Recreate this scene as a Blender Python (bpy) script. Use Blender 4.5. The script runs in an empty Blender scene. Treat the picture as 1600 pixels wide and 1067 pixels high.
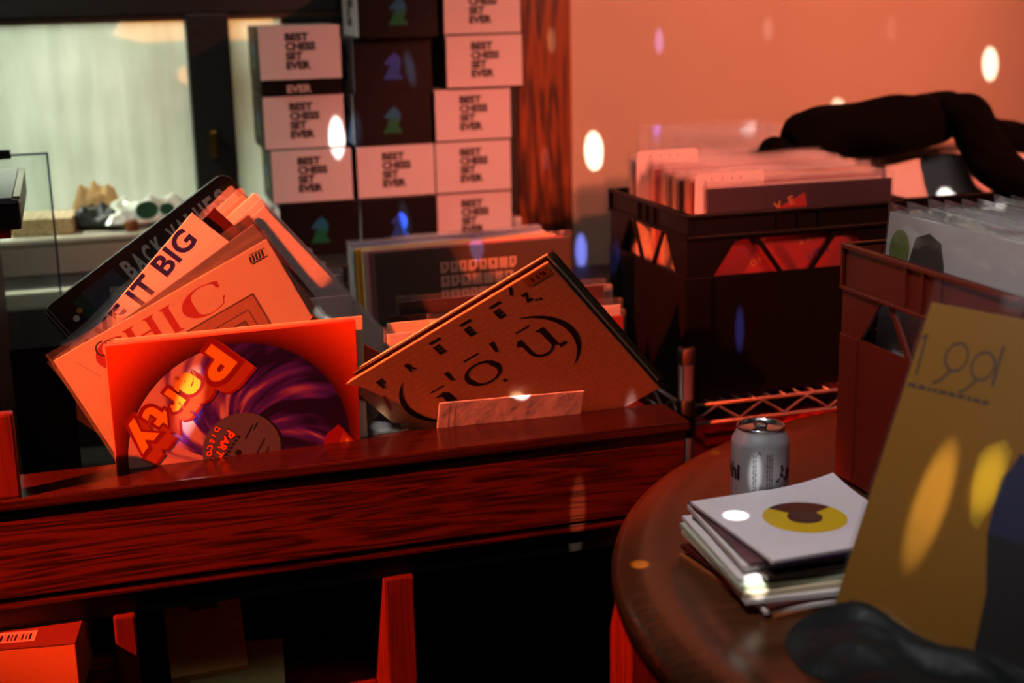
import bpy, bmesh, math, random
from math import sin, cos, pi, radians, sqrt, atan2
from mathutils import Vector, Matrix
random.seed(7)
S = bpy.context.scene
C = S.collection
D = bpy.data

# ------------------------------------------------------------------ camera
PITCH, ROLL, YAW, CAMZ = radians(14), radians(1.2), radians(17), 1.40
Fh = Vector((sin(YAW), cos(YAW), 0)); Rh = Vector((cos(YAW), -sin(YAW), 0)); Zv = Vector((0, 0, 1))
cF = Fh * cos(PITCH) - Zv * sin(PITCH); cU0 = Fh * sin(PITCH) + Zv * cos(PITCH)
cR = Rh * cos(ROLL) - cU0 * sin(ROLL); cU = Rh * sin(ROLL) + cU0 * cos(ROLL)
cam_d = D.cameras.new('camera'); cam = D.objects.new('camera', cam_d); C.objects.link(cam)
cam.matrix_world = Matrix(((cR.x, cU.x, -cF.x, 0), (cR.y, cU.y, -cF.y, 0), (cR.z, cU.z, -cF.z, CAMZ), (0, 0, 0, 1)))
cam_d.sensor_width = 36; cam_d.lens = 50; cam_d.clip_start = .05; cam_d.clip_end = 60
cam_d.dof.use_dof = True; cam_d.dof.focus_distance = 1.80; cam_d.dof.aperture_fstop = 2.8
S.camera = cam

def ray(px, py):
    return cF + cR * ((px - 800) / 2222.2) + cU * ((533.5 - py) / 2222.2)
def at(px, py, x=None, y=None, z=None):
    """where the line of sight through a photo pixel meets a plane of the room"""
    d = ray(px, py)
    t = (x / d.x) if x is not None else (y / d.y) if y is not None else ((z - CAMZ) / d.z)
    return Vector((0, 0, CAMZ)) + d * t

# ------------------------------------------------------------------ world, lights, exposure
S.view_settings.view_transform = 'Standard'
S.view_settings.look = 'None'
S.view_settings.gamma = 1
S.view_settings.exposure = 0.0
S.cycles.transparent_max_bounces = 40
S.cycles.max_bounces = 10
S.cycles.sample_clamp_indirect = 4.0
W = D.worlds.new('world'); S.world = W; W.use_nodes = True
W.node_tree.nodes['Background'].inputs[0].default_value = (.55, .75, .55, 1)
W.node_tree.nodes['Background'].inputs[1].default_value = .004

def aim(o, target, up='Y'):
    o.rotation_euler = (Vector(target) - o.location).to_track_quat('-Z', up).to_euler()
def spot(name, loc, target, col, power, angle, blend=.3, size=.03, sy=1.0, sx=1.0, roll=0):
    l = D.lights.new(name, 'SPOT'); l.color = col; l.energy = power
    l.spot_size = radians(angle); l.spot_blend = blend; l.shadow_soft_size = size
    o = D.objects.new(name, l); C.objects.link(o); o.location = loc; aim(o, target)
    if roll: o.rotation_euler = (o.rotation_euler.to_matrix() @ Matrix.Rotation(radians(roll), 3, 'Z')).to_euler()
    o.scale = (sx, sy, 1)
    return o
def area(name, loc, target, col, power, sx, sy):
    l = D.lights.new(name, 'AREA'); l.shape = 'RECTANGLE'; l.size = sx; l.size_y = sy
    l.color = col; l.energy = power
    o = D.objects.new(name, l); C.objects.link(o); o.location = loc; aim(o, target)
    return o
RED = (1, .102, .022)
spot('red_stage_spot', (-1.6, 1.22, 1.88), (.24, 1.86, .82), RED, 1300, 27, .6, .015)
spot('salmon_wall_spot', (1.9, .7, 2.2), (1.30, 2.75, 1.18), (1, .22, .13), 230, 58, .9, .04)
spot('red_corner_spot', (1.25, .3, 1.75), (.72, 2.62, .98), (1, .16, .10), 95, 19, 1.0, .03)
area('ceiling_glow', (.2, .4, 2.6), (.7, 2.3, .9), (1, .86, .86), 5.5, 1.2, .5)
spot('table_downlight', (.12, .9, 2.25), (.82, 1.26, .90), (1, .94, .96), 46, 31, .7, .06)
area('street_light', (-.3, 4.3, 2.1), (-.1, 2.8, 1.2), (.90, 1.0, .88), 95, 1.6, 1.0)
spot('window_side_lamp', (-.55, 2.45, 2.1), (.1, 2.5, .95), (.97, 1, .84), 60, 60, .9, .1)

# ------------------------------------------------------------------ materials
def lin(h):
    h = h.lstrip('#'); v = [int(h[i:i + 2], 16) / 255 for i in (0, 2, 4)]
    return tuple((x / 12.92 if x <= .04045 else ((x + .055) / 1.055) ** 2.4) for x in v) + (1,)
MATS = {}
def mat(name, col, rough=.5, metal=0, spec=.5, mottled=0, scale=40, bump=0, sheen=0):
    if name in MATS: return MATS[name]
    m = D.materials.new(name); m.use_nodes = True; nt = m.node_tree; b = nt.nodes['Principled BSDF']
    c = lin(col) if isinstance(col, str) else tuple(col) + (1,)
    b.inputs['Base Color'].default_value = c; b.inputs['Roughness'].default_value = rough
    b.inputs['Metallic'].default_value = metal; b.inputs['Specular IOR Level'].default_value = spec
    if sheen: b.inputs['Sheen Weight'].default_value = sheen
    if mottled or bump:
        tc = nt.nodes.new('ShaderNodeTexCoord'); n = nt.nodes.new('ShaderNodeTexNoise')
        n.inputs['Scale'].default_value = scale; n.inputs['Detail'].default_value = 4
        nt.links.new(tc.outputs['Object'], n.inputs['Vector'])
        if mottled:
            mx = nt.nodes.new('ShaderNodeMixRGB'); mx.blend_type = 'MULTIPLY'; mx.inputs[0].default_value = mottled
            mx.inputs[1].default_value = c
            nt.links.new(n.outputs['Fac'], mx.inputs[2]); nt.links.new(mx.outputs[0], b.inputs['Base Color'])
        if bump:
            bp = nt.nodes.new('ShaderNodeBump'); bp.inputs['Strength'].default_value = bump; bp.inputs['Distance'].default_value = .01
            nt.links.new(n.outputs['Fac'], bp.inputs['Height']); nt.links.new(bp.outputs[0], b.inputs['Normal'])
    MATS[name] = m
    return m
def ramp(nt, stops):
    r = nt.nodes.new('ShaderNodeValToRGB'); cr = r.color_ramp
    while len(cr.elements) < len(stops): cr.elements.new(.5)
    for e, (p, c) in zip(cr.elements, stops):
        e.position = p; e.color = lin(c) if isinstance(c, str) else tuple(c) + (1,)
    return r
def wood(name, dark, light, axis, rough=.3, scale=1.0, spec=.5, fig=.10):
    """oak-like grain running along one axis"""
    if name in MATS: return MATS[name]
    m = D.materials.new(name); m.use_nodes = True; nt = m.node_tree; b = nt.nodes['Principled BSDF']
    tc = nt.nodes.new('ShaderNodeTexCoord'); mp = nt.nodes.new('ShaderNodeMapping')
    sc = [16 * scale] * 3; sc[axis] = .9 * scale; mp.inputs['Scale'].default_value = sc
    nt.links.new(tc.outputs['Object'], mp.inputs['Vector'])
    n = nt.nodes.new('ShaderNodeTexNoise'); n.inputs['Scale'].default_value = 1.6; n.inputs['Detail'].default_value = 3; n.inputs['Distortion'].default_value = .6
    nt.links.new(mp.outputs[0], n.inputs['Vector'])
    k = nt.nodes.new('ShaderNodeMath'); k.operation = 'MULTIPLY'; k.inputs[1].default_value = 60
    nt.links.new(n.outputs['Fac'], k.inputs[0])
    s = nt.nodes.new('ShaderNodeMath'); s.operation = 'SINE'; nt.links.new(k.outputs[0], s.inputs[0])
    mp2 = nt.nodes.new('ShaderNodeMapping'); sc2 = [420 * scale] * 3; sc2[axis] = 9 * scale; mp2.inputs['Scale'].default_value = sc2
    nt.links.new(tc.outputs['Object'], mp2.inputs['Vector'])
    n2 = nt.nodes.new('ShaderNodeTexNoise'); n2.inputs['Scale'].default_value = 1; n2.inputs['Detail'].default_value = 2
    nt.links.new(mp2.outputs[0], n2.inputs['Vector'])
    a = nt.nodes.new('ShaderNodeMath'); a.operation = 'MULTIPLY_ADD'; a.inputs[1].default_value = fig
    nt.links.new(s.outputs[0], a.inputs[0]); nt.links.new(n2.outputs['Fac'], a.inputs[2])
    r = ramp(nt, [(.28, dark), (.62, light)]); nt.links.new(a.outputs[0], r.inputs[0])
    nt.links.new(r.outputs[0], b.inputs['Base Color'])
    b.inputs['Roughness'].default_value = rough; b.inputs['Specular IOR Level'].default_value = spec
    MATS[name] = m
    return m
def plastic(name, tint=(1, 1, 1), milk=.03, gloss=.25, rough=.1, wrinkle=.5):
    if name in MATS: return MATS[name]
    m = D.materials.new(name); m.use_nodes = True; nt = m.node_tree
    for n in list(nt.nodes):
        if n.type == 'BSDF_PRINCIPLED': nt.nodes.remove(n)
    out = [n for n in nt.nodes if n.type == 'OUTPUT_MATERIAL'][0]
    tr = nt.nodes.new('ShaderNodeBsdfTransparent'); tr.inputs[0].default_value = tuple(tint) + (1,)
    gl = nt.nodes.new('ShaderNodeBsdfGlossy'); gl.inputs['Roughness'].default_value = rough
    df = nt.nodes.new('ShaderNodeBsdfDiffuse'); df.inputs[0].default_value = (.85, .83, .84, 1)
    tc = nt.nodes.new('ShaderNodeTexCoord'); n = nt.nodes.new('ShaderNodeTexNoise'); n.inputs['Scale'].default_value = 26; n.inputs['Detail'].default_value = 2
    nt.links.new(tc.outputs['Object'], n.inputs['Vector'])
    bp = nt.nodes.new('ShaderNodeBump'); bp.inputs['Strength'].default_value = wrinkle; bp.inputs['Distance'].default_value = .004
    nt.links.new(n.outputs['Fac'], bp.inputs['Height']); nt.links.new(bp.outputs[0], gl.inputs['Normal'])
    lw = nt.nodes.new('ShaderNodeLayerWeight'); lw.inputs['Blend'].default_value = .35
    k = nt.nodes.new('ShaderNodeMath'); k.operation = 'MULTIPLY_ADD'; k.inputs[1].default_value = gloss; k.inputs[2].default_value = .03
    nt.links.new(lw.outputs['Fresnel'], k.inputs[0])
    m1 = nt.nodes.new('ShaderNodeMixShader'); m1.inputs[0].default_value = milk
    nt.links.new(tr.outputs[0], m1.inputs[1]); nt.links.new(df.outputs[0], m1.inputs[2])
    m2 = nt.nodes.new('ShaderNodeMixShader'); nt.links.new(k.outputs[0], m2.inputs[0])
    nt.links.new(m1.outputs[0], m2.inputs[1]); nt.links.new(gl.outputs[0], m2.inputs[2])
    nt.links.new(m2.outputs[0], out.inputs[0])
    MATS[name] = m
    return m

# ------------------------------------------------------------------ mesh builder
class MB:
    def __init__(s): s.v = []; s.f = []; s.m = []; s.mats = []; s.flat = []
    def mi(s, m):
        if m not in s.mats: s.mats.append(m)
        return s.mats.index(m)
    def add(s, vs, fs, m, T=None, smooth=False):
        o = len(s.v); i = s.mi(m)
        s.v += [tuple(T @ Vector(v)) if T else tuple(v) for v in vs]
        for f in fs: s.f.append([o + k for k in f]); s.m.append(i); s.flat.append(smooth)
        return s
    def bm(s, b, m, T=None, smooth=False):
        b.verts.ensure_lookup_table(); b.verts.index_update()
        s.add([v.co[:] for v in b.verts], [[v.index for v in f.verts] for f in b.faces], m, T, smooth); b.free(); return s
    def box(s, a, b, m, T=None, bevel=0):
        q = bmesh.new(); bmesh.ops.create_cube(q, size=1)
        for v in q.verts: v.co = Vector([(a[i] + b[i]) / 2 + v.co[i] * (b[i] - a[i]) for i in range(3)])
        if bevel: bmesh.ops.bevel(q, geom=q.edges[:], offset=bevel, segments=2, affect='EDGES', profile=.6)
        return s.bm(q, m, T)
    def prism(s, pts, y0, y1, m, T=None):
        """polygon in x,z extruded along y"""
        n = len(pts); vs = [(x, y0, z) for x, z in pts] + [(x, y1, z) for x, z in pts]
        fs = [list(range(n)), list(range(2 * n - 1, n - 1, -1))] + [[i, i + n, (i + 1) % n + n, (i + 1) % n] for i in range(n)]
        return s.add(vs, fs, m, T)
    def poly(s, pts, m, y=0, T=None):
        return s.add([(x, y, z) for x, z in pts], [list(range(len(pts)))], m, T)
    def lathe(s, prof, m, n=48, T=None, smooth=True):
        vs = []; fs = []; k = len(prof)
        for i in range(n):
            a = 2 * pi * i / n
            vs += [(r * cos(a), r * sin(a), z) for r, z in prof]
        for i in range(n):
            for j in range(k - 1):
                a, b = i * k + j, ((i + 1) % n) * k + j
                fs.append([a, b, b + 1, a + 1])
        return s.add(vs, fs, m, T, smooth)
    def tube(s, path, r, m, n=10, T=None, smooth=True, cap=True):
        P = [Vector(p) for p in path]; rr = r if isinstance(r, (list, tuple)) else [r] * len(P)
        vs = []; fs = []; prev = None
        for i, p in enumerate(P):
            t = (P[min(i + 1, len(P) - 1)] - P[max(i - 1, 0)]).normalized()
            if prev is None:
                x = t.cross(Vector((0, 0, 1)));
                if x.length < .01: x = t.cross(Vector((1, 0, 0)))
                x.normalize()
            else: x = (prev - t * prev.dot(t)).normalized()
            prev = x; y = t.cross(x)
            for k in range(n):
                a = 2 * pi * k / n; vs.append(tuple(p + (x * cos(a) + y * sin(a)) * rr[i]))
        for i in range(len(P) - 1):
            for k in range(n):
                a, b = i * n + k, i * n + (k + 1) % n; fs.append([a, b, b + n, a + n])
        if cap: fs += [list(range(n))[::-1], [(len(P) - 1) * n + k for k in range(n)]]
        return s.add(vs, fs, m, T, smooth)
    def build(s, name, parent=None, loc=None, recalc=False, M=None):
        me = D.meshes.new(name); me.from_pydata(s.v, [], s.f)
        for m in s.mats: me.materials.append(m)
        for p, i, sm in zip(me.polygons, s.m, s.flat): p.material_index = i; p.use_smooth = sm
        if recalc:
            b = bmesh.new(); b.from_mesh(me); bmesh.ops.recalc_face_normals(b, faces=b.faces[:]); b.to_mesh(me); b.free()
        me.update()
        o = D.objects.new(name, me); C.objects.link(o)
        if parent: o.parent = parent
        if loc: o.location = loc
        if M is not None: o.matrix_world = M
        return o
def tag(o, label=None, cat=None, group=None, kind=None):
    if label: o['label'] = label
    if cat: o['category'] = cat
    if group: o['group'] = group
    if kind: o['kind'] = kind
    return o
def thing(name, label, cat, M=None, loc=None, group=None):
    o = D.objects.new(name, None); C.objects.link(o); o.empty_display_size = .05
    if M is not None: o.matrix_world = M
    if loc is not None: o.location = loc
    return tag(o, label, cat, group)
def kids(o): return [c for c in D.objects if c.parent == o]
def dup(root, M, label=None, group=None):
    r = root.copy(); C.objects.link(r); r.matrix_world = M
    if label: r['label'] = label
    if group: r['group'] = group
    for ch in list(root.children):
        c = ch.copy(); C.objects.link(c); c.parent = r
    return r
def rotz(a, loc=(0, 0, 0)): return Matrix.Translation(loc) @ Matrix.Rotation(a, 4, 'Z')

# lettering: font outlines turned into flat mesh polygons, laid on a sleeve's front (x, z plane)
_tc = {}
def glyphs(txt, bold=0.0, spacing=1.0):
    key = (txt, bold, spacing)
    if key in _tc: return _tc[key]
    cu = D.curves.new('lettering', 'FONT'); cu.body = txt; cu.size = 1; cu.offset = bold; cu.space_character = spacing
    cu.resolution_u = 4
    o = D.objects.new('lettering', cu); C.objects.link(o)
    dg = bpy.context.evaluated_depsgraph_get(); me = o.evaluated_get(dg).to_mesh()
    vs = [v.co[:2] for v in me.vertices]; fs = [list(p.vertices) for p in me.polygons]
    o.evaluated_get(dg).to_mesh_clear(); D.objects.remove(o); D.curves.remove(cu)
    x0 = min(v[0] for v in vs); x1 = max(v[0] for v in vs); z0 = min(v[1] for v in vs); z1 = max(v[1] for v in vs)
    _tc[key] = (vs, fs, x0, x1, z0, z1)
    return _tc[key]
def text(mb, txt, x, z, h, m, w=None, rot=0, y=0, bold=0.0, spacing=1.0, anchor='c', fn=None):
    vs, fs, x0, x1, z0, z1 = glyphs(txt, bold, spacing)
    k = h / (z1 - z0); kx = (w / (x1 - x0)) if w else k
    ax = {'c': (x0 + x1) / 2, 'l': x0, 'r': x1}[anchor]; az = (z0 + z1) / 2
    ca, sa = cos(rot), sin(rot); P = []
    for vx, vz in vs:
        dx, dz = (vx - ax) * kx, (vz - az) * k
        q = (x + dx * ca - dz * sa, z + dx * sa + dz * ca)
        P.append(fn(*q) if fn else (q[0], y, q[1]))
    mb.add(P, fs, m)
def ring(mb, cx, cz, r0, r1, m, y, a0=0, a1=2 * pi, n=40, ex=1.0, taper=None):
    vs = []; fs = []
    for i in range(n + 1):
        a = a0 + (a1 - a0) * i / n; t = i / n
        ri, ro = r0, r1
        if taper: mid = (r0 + r1) / 2; hw = (r1 - r0) / 2 * taper(t); ri, ro = mid - hw, mid + hw
        vs += [(cx + ri * cos(a) * ex, y, cz + ri * sin(a)), (cx + ro * cos(a) * ex, y, cz + ro * sin(a))]
    for i in range(n): fs.append([2 * i, 2 * i + 1, 2 * i + 3, 2 * i + 2])
    mb.add(vs, fs, m)
def disk(mb, cx, cz, r, m, y, n=40, ex=1.0, zmin=-1e9):
    mb.add([(cx + r * cos(2 * pi * i / n) * ex, y, max(zmin, cz + r * sin(2 * pi * i / n))) for i in range(n)], [list(range(n))], m)
def stroke(mb, pts, w, m, y):
    for (x0, z0), (x1, z1) in zip(pts[:-1], pts[1:]):
        d = sqrt((x1 - x0) ** 2 + (z1 - z0) ** 2) or 1e-6; nx, nz = -(z1 - z0) / d * w / 2, (x1 - x0) / d * w / 2
        mb.add([(x0 + nx, y, z0 + nz), (x0 - nx, y, z0 - nz), (x1 - nx, y, z1 - nz), (x1 + nx, y, z1 + nz)], [[0, 1, 2, 3]], m)

# ------------------------------------------------------------------ palette
white_card = mat('white_card', '#d9d2cd', .55, mottled=.08, scale=30)
cream_card = mat('cream_card', '#cdbb9c', .6, mottled=.1, scale=30)
black_card = mat('black_card', '#0d0b0b', .4)
dark_card = mat('dark_card', '#2b211b', .35)
grey_card = mat('grey_card', '#7d7974', .5)
red_card = mat('red_card', '#a01512', .4)
maroon_card = mat('maroon_card', '#4a120e', .4)
brown_card = mat('brown_card', '#8a4a22', .5)
yellow_card = mat('yellow_card', '#c98a16', .5)
pink_card = mat('pink_card', '#9c4f57', .5)
blue_card = mat('blue_card', '#2c3f7c', .5)
green_card = mat('green_card', '#44553a', .5)
purple_card = mat('purple_card', '#2c1430', .35)
black_ink = mat('black_ink', '#0a0808', .5)
navy_ink = mat('navy_ink', '#1d2266', .5)
red_ink = mat('red_ink', '#a8120f', .5)
orange_ink = mat('orange_ink', '#d8560f', .5)
yellow_ink = mat('yellow_ink', '#f0a014', .45)
white_ink = mat('white_ink', '#c9c3bb', .5)
clear = plastic('clear_sleeve_plastic')
milky = plastic('milky_sleeve_plastic', milk=.14, gloss=.3)
glossy = plastic('glossy_sleeve_plastic', milk=.012, gloss=.35, rough=.06, wrinkle=1.0)
heavy = plastic('crinkled_sleeve_plastic', milk=.035, gloss=.5, rough=.08, wrinkle=.9)
chrome = mat('chrome_wire', '#c9c9cc', .22, metal=1)

# ------------------------------------------------------------------ room shell
def struct(name, mb, **k): return tag(mb.build(name, **k), kind='structure')
beige = mat('beige_plaster', '#d8c3a6', .75, mottled=.12, scale=6, bump=.05)
m = MB(); m.box((-3, -2, -.05), (4.5, 3.2, 0), wood('floor_boards', '#1a0d08', '#2c170d', 0, .5)); struct('floor', m)
WY = 2.79
m = MB()
m.box((.86, WY, 0), (4.5, WY + .12, 2.7), beige)
m.box((-3, WY, 0), (.86, WY + .12, .96), beige)
m.box((-3, WY, 1.5), (.86, WY + .12, 2.7), beige)
m.box((-3, WY, .96), (-1.6, WY + .12, 1.5), beige)
struct('wall_back', m)
pw = wood('reddish_post_oak', '#341408', '#95480f', 2, .4, .8, fig=.22)
m = MB(); m.box((.868, 2.765, 0), (.984, 2.789, 2.7), pw, bevel=.004); struct('trim_1', m)

# window
def fogged():
    m = D.materials.new('fogged_glass'); m.use_nodes = True; nt = m.node_tree
    for n in list(nt.nodes):
        if n.type == 'BSDF_PRINCIPLED': nt.nodes.remove(n)
    out = [n for n in nt.nodes if n.type == 'OUTPUT_MATERIAL'][0]
    tc = nt.nodes.new('ShaderNodeTexCoord'); mp = nt.nodes.new('ShaderNodeMapping'); mp.inputs['Scale'].default_value = (14, 14, 1.6)
    nt.links.new(tc.outputs['Object'], mp.inputs['Vector'])
    n = nt.nodes.new('ShaderNodeTexNoise'); n.inputs['Scale'].default_value = 2.2; n.inputs['Detail'].default_value = 5
    nt.links.new(mp.outputs[0], n.inputs['Vector'])
    n2 = nt.nodes.new('ShaderNodeTexNoise'); n2.inputs['Scale'].default_value = 9; nt.links.new(tc.outputs['Object'], n2.inputs['Vector'])
    ad = nt.nodes.new('ShaderNodeMath'); ad.operation = 'MULTIPLY_ADD'; ad.inputs[1].default_value = .55
    nt.links.new(n2.outputs['Fac'], ad.inputs[0]); nt.links.new(n.outputs['Fac'], ad.inputs[2])
    r = ramp(nt, [(.40, '#a3a999'), (.72, '#bcc2b1'), (1.0, '#d2d6c8')]); nt.links.new(ad.outputs[0], r.inputs[0])
    tl = nt.nodes.new('ShaderNodeBsdfTranslucent'); nt.links.new(r.outputs[0], tl.inputs[0])
    tr = nt.nodes.new('ShaderNodeBsdfTransparent')
    df = nt.nodes.new('ShaderNodeBsdfDiffuse'); df.inputs[0].default_value = (.55, .55, .5, 1)
    gl = nt.nodes.new('ShaderNodeBsdfGlossy'); gl.inputs['Roughness'].default_value = .15
    a = nt.nodes.new('ShaderNodeMixShader'); a.inputs[0].default_value = .42; nt.links.new(tl.outputs[0], a.inputs[1]); nt.links.new(tr.outputs[0], a.inputs[2])
    b = nt.nodes.new('ShaderNodeMixShader'); b.inputs[0].default_value = .08; nt.links.new(a.outputs[0], b.inputs[1]); nt.links.new(df.outputs[0], b.inputs[2])
    c = nt.nodes.new('ShaderNodeMixShader'); c.inputs[0].default_value = .04; nt.links.new(b.outputs[0], c.inputs[1]); nt.links.new(gl.outputs[0], c.inputs[2])
    nt.links.new(c.outputs[0], out.inputs[0])
    return m
FOG = fogged()
frame_black = mat('black_painted_frame', '#14110d', .45, bump=.1, scale=80)
win = tag(D.objects.new('window_1', None), kind='structure'); C.objects.link(win); win.location = (-.3, WY, .97)
off = Vector((-.3, WY, .97))
def wbox(mb, a, b, mm, **k): mb.box(Vector(a) - off, Vector(b) - off, mm, **k)
m = MB()
wbox(m, (-1.6, 2.74, 1.362), (.862, 2.80, 1.5), frame_black, bevel=.004)      # head
wbox(m, (-1.6, 2.745, 1.352), (.862, 2.775, 1.364), mat('brown_bead', '#3a2a17', .5))
wbox(m, (.222, 2.735, .96), (.300, 2.80, 1.364), frame_black, bevel=.004)      # mullion
wbox(m, (.40, 2.75, .96), (.862, 2.80, 1.364), frame_black)                    # solid dark panel behind the boxes
wbox(m, (-1.6, 2.745, .955), (.862, 2.80, .985), frame_black)
m.build('window_frame', win)
m = MB(); wbox(m, (-1.6, 2.765, .985), (.222, 2.770, 1.356), FOG); m.build('pane', win)
m = MB(); wbox(m, (.30, 2.765, .985), (.40, 2.770, 1.356), FOG); m.build('pane', win)
m = MB(); wbox(m, (.250, 2.718, 1.10), (.264, 2.736, 1.15), mat('brass_latch', '#8a6a2c', .3, metal=1), bevel=.003)
m.build('latch', win)
# outside: a pale facade across the lane and a lit amber awning lamp
m = MB(); m.box((-6, 6.0, 0), (5, 6.2, 4), mat('pale_facade', '#b8bcae', .9, mottled=.2, scale=2)); tag(m.build('exterior_facade'), 'pale facade across the lane, seen blurred through the fogged window', 'building')
amb = D.materials.new('lit_amber_sign'); amb.use_nodes = True
amb.node_tree.nodes['Principled BSDF'].inputs['Emission Color'].default_value = (1, .30, .0, 1)
amb.node_tree.nodes['Principled BSDF'].inputs['Emission Strength'].default_value = 3.2
m = MB()
p0 = at(178, 55, y=3.05); p1 = at(288, 22, y=3.05); p2 = at(385, 20, y=3.05)
m.prism([(p0.x, p0.z), (p0.x + .05, p0.z - .016), (p1.x, p1.z - .052), (p2.x + .05, p1.z - .056), (p2.x + .05, p1.z + .06), (p0.x + .06, p1.z + .05)], 3.02, 3.10, amb)
tag(m.build('lit_awning'), 'glowing amber awning outside the window, at top beside the black mullion', 'awning')
m = MB(); q = at(293, 117, y=3.0); m.lathe([(.0, -.02), (.014, -.012), (.016, 0), (.010, .014), (0, .018)], amb, 16, Matrix.Translation((q.x - .004, 3.0, q.z)))
tag(m.build('wall_lamp'), 'small amber lamp outside the window, beside the black mullion', 'lamp')

# back counter and white sill
cream_paint = mat('cream_paint', '#cfcbb4', .45, mottled=.08, scale=8)
dark_lam = mat('dark_laminate', '#1b1410', .5)
m = MB(); m.box((-1.5, 2.47, .0), (.86, 2.735, .925), dark_lam, bevel=.003); m.box((.86, 2.485, 0), (2.6, 2.735, .835), dark_lam, bevel=.003)
t = thing('back_counter', 'dark counter along the back wall under the boxes', 'counter', loc=(0, 2.6, 0)); o = m.build('counter_body', t); o.location = (0, -2.6, 0)
m = MB(); m.box((-1.5, 2.58, .926), (.228, 2.734, .982), cream_paint, bevel=.004)
m.box((-1.5, 2.57, .982), (.232, 2.734, .992), cream_paint, bevel=.003)
tag(m.build('window_sill_box'), 'cream painted sill box under the fogged window', 'window sill')
m = MB(); m.box((-1.5, 2.44, .70), (.30, 2.469, .925), cream_paint, bevel=.003); tag(m.build('counter_front'), 'cream front board of the counter below the fogged window', 'panel')

# ------------------------------------------------------------------ record bin
rail_w = wood('dark_red_oak', '#1e0804', '#4e180a', 0, .3, fig=.16)
rail_l = wood('ledge_oak', '#220b06', '#38130a', 0, .22, .8)
side_w = wood('end_oak', '#3c0d08', '#5a160c', 2, .4)  # redder wood: the red light on the panels is put into the colour
bin_ = thing('record_bin', 'dark oak record bin with a broad front rail and open cubbies', 'record bin', loc=(.3, 1.9, 0))
def bp(name, fn, label=None):
    mb = MB(); fn(mb); o = mb.build(name, bin_); o.location = (-.3, -1.9, 0)
    if label: o['label'] = label
    return o
bp('front_rail', lambda b: (b.box((-.425, 1.712, .692), (.771, 1.735, .806), rail_w, bevel=.003), b.box((-.425, 1.716, .676), (.771, 1.735, .690), rail_w, bevel=.004)))
bp('ledge', lambda b: b.box((-.425, 1.704, .806), (.774, 1.800, .820), rail_l, bevel=.003))
bp('end_panel', lambda b: b.box((.690, 1.715, 0), (.772, 1.798, .674), side_w, bevel=.003))
bp('end_panel', lambda b: b.box((.752, 1.802, 0), (.772, 2.42, .80), side_w, bevel=.003))
bp('divider', lambda b: b.box((-.003, 1.72, 0), (.024, 2.42, .644), side_w, bevel=.003))
bp('divider', lambda b: b.box((.343, 1.72, 0), (.384, 2.42, .644), side_w, bevel=.003))
bp('bin_front', lambda b: b.box((-.425, 1.7365, .640), (.751, 1.7445, .80), dark_lam))
bp('bin_floor', lambda b: b.box((-.425, 1.7446, .645), (.751, 2.42, .655), dark_lam))
bp('back_panel', lambda b: b.box((-.425, 2.42, 0), (.772, 2.435, .90), dark_lam))
bp('shelf', lambda b: b.box((-.425, 1.75, .545), (-.004, 2.42, .565), wood('shelf_oak', '#2a0906', '#5a150c', 0, .4)))
bp('shelf', lambda b: b.box((.025, 1.80, .44), (.342, 2.42, .46), wood('shelf_oak', '#2a0906', '#5a150c', 0, .4)))
m = MB(); m.box((-.95, 1.713, 0), (-.43, 2.40, 1.72), side_w, bevel=.004); tag(m.build('beam_blocker'), 'unseen tall block added left of the record bin to cut off the red light', 'cabinet')  # added out of view to shape the left shadow edge of the red spot
# left end post carrying the black box
m = MB(); m.box((-.142, 1.708, .8205), (-.094, 1.726, .925), side_w, bevel=.003)
tag(m.build('end_post'), 'red-lit oak post at the left end of the record bin', 'post')
m = MB(); m.box((-.41, 1.90, .656), (-.118, 2.30, 1.10), side_w, bevel=.003); tag(m.build('side_cabinet'), 'oak cabinet under the black box at the far left edge', 'cabinet')

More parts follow.
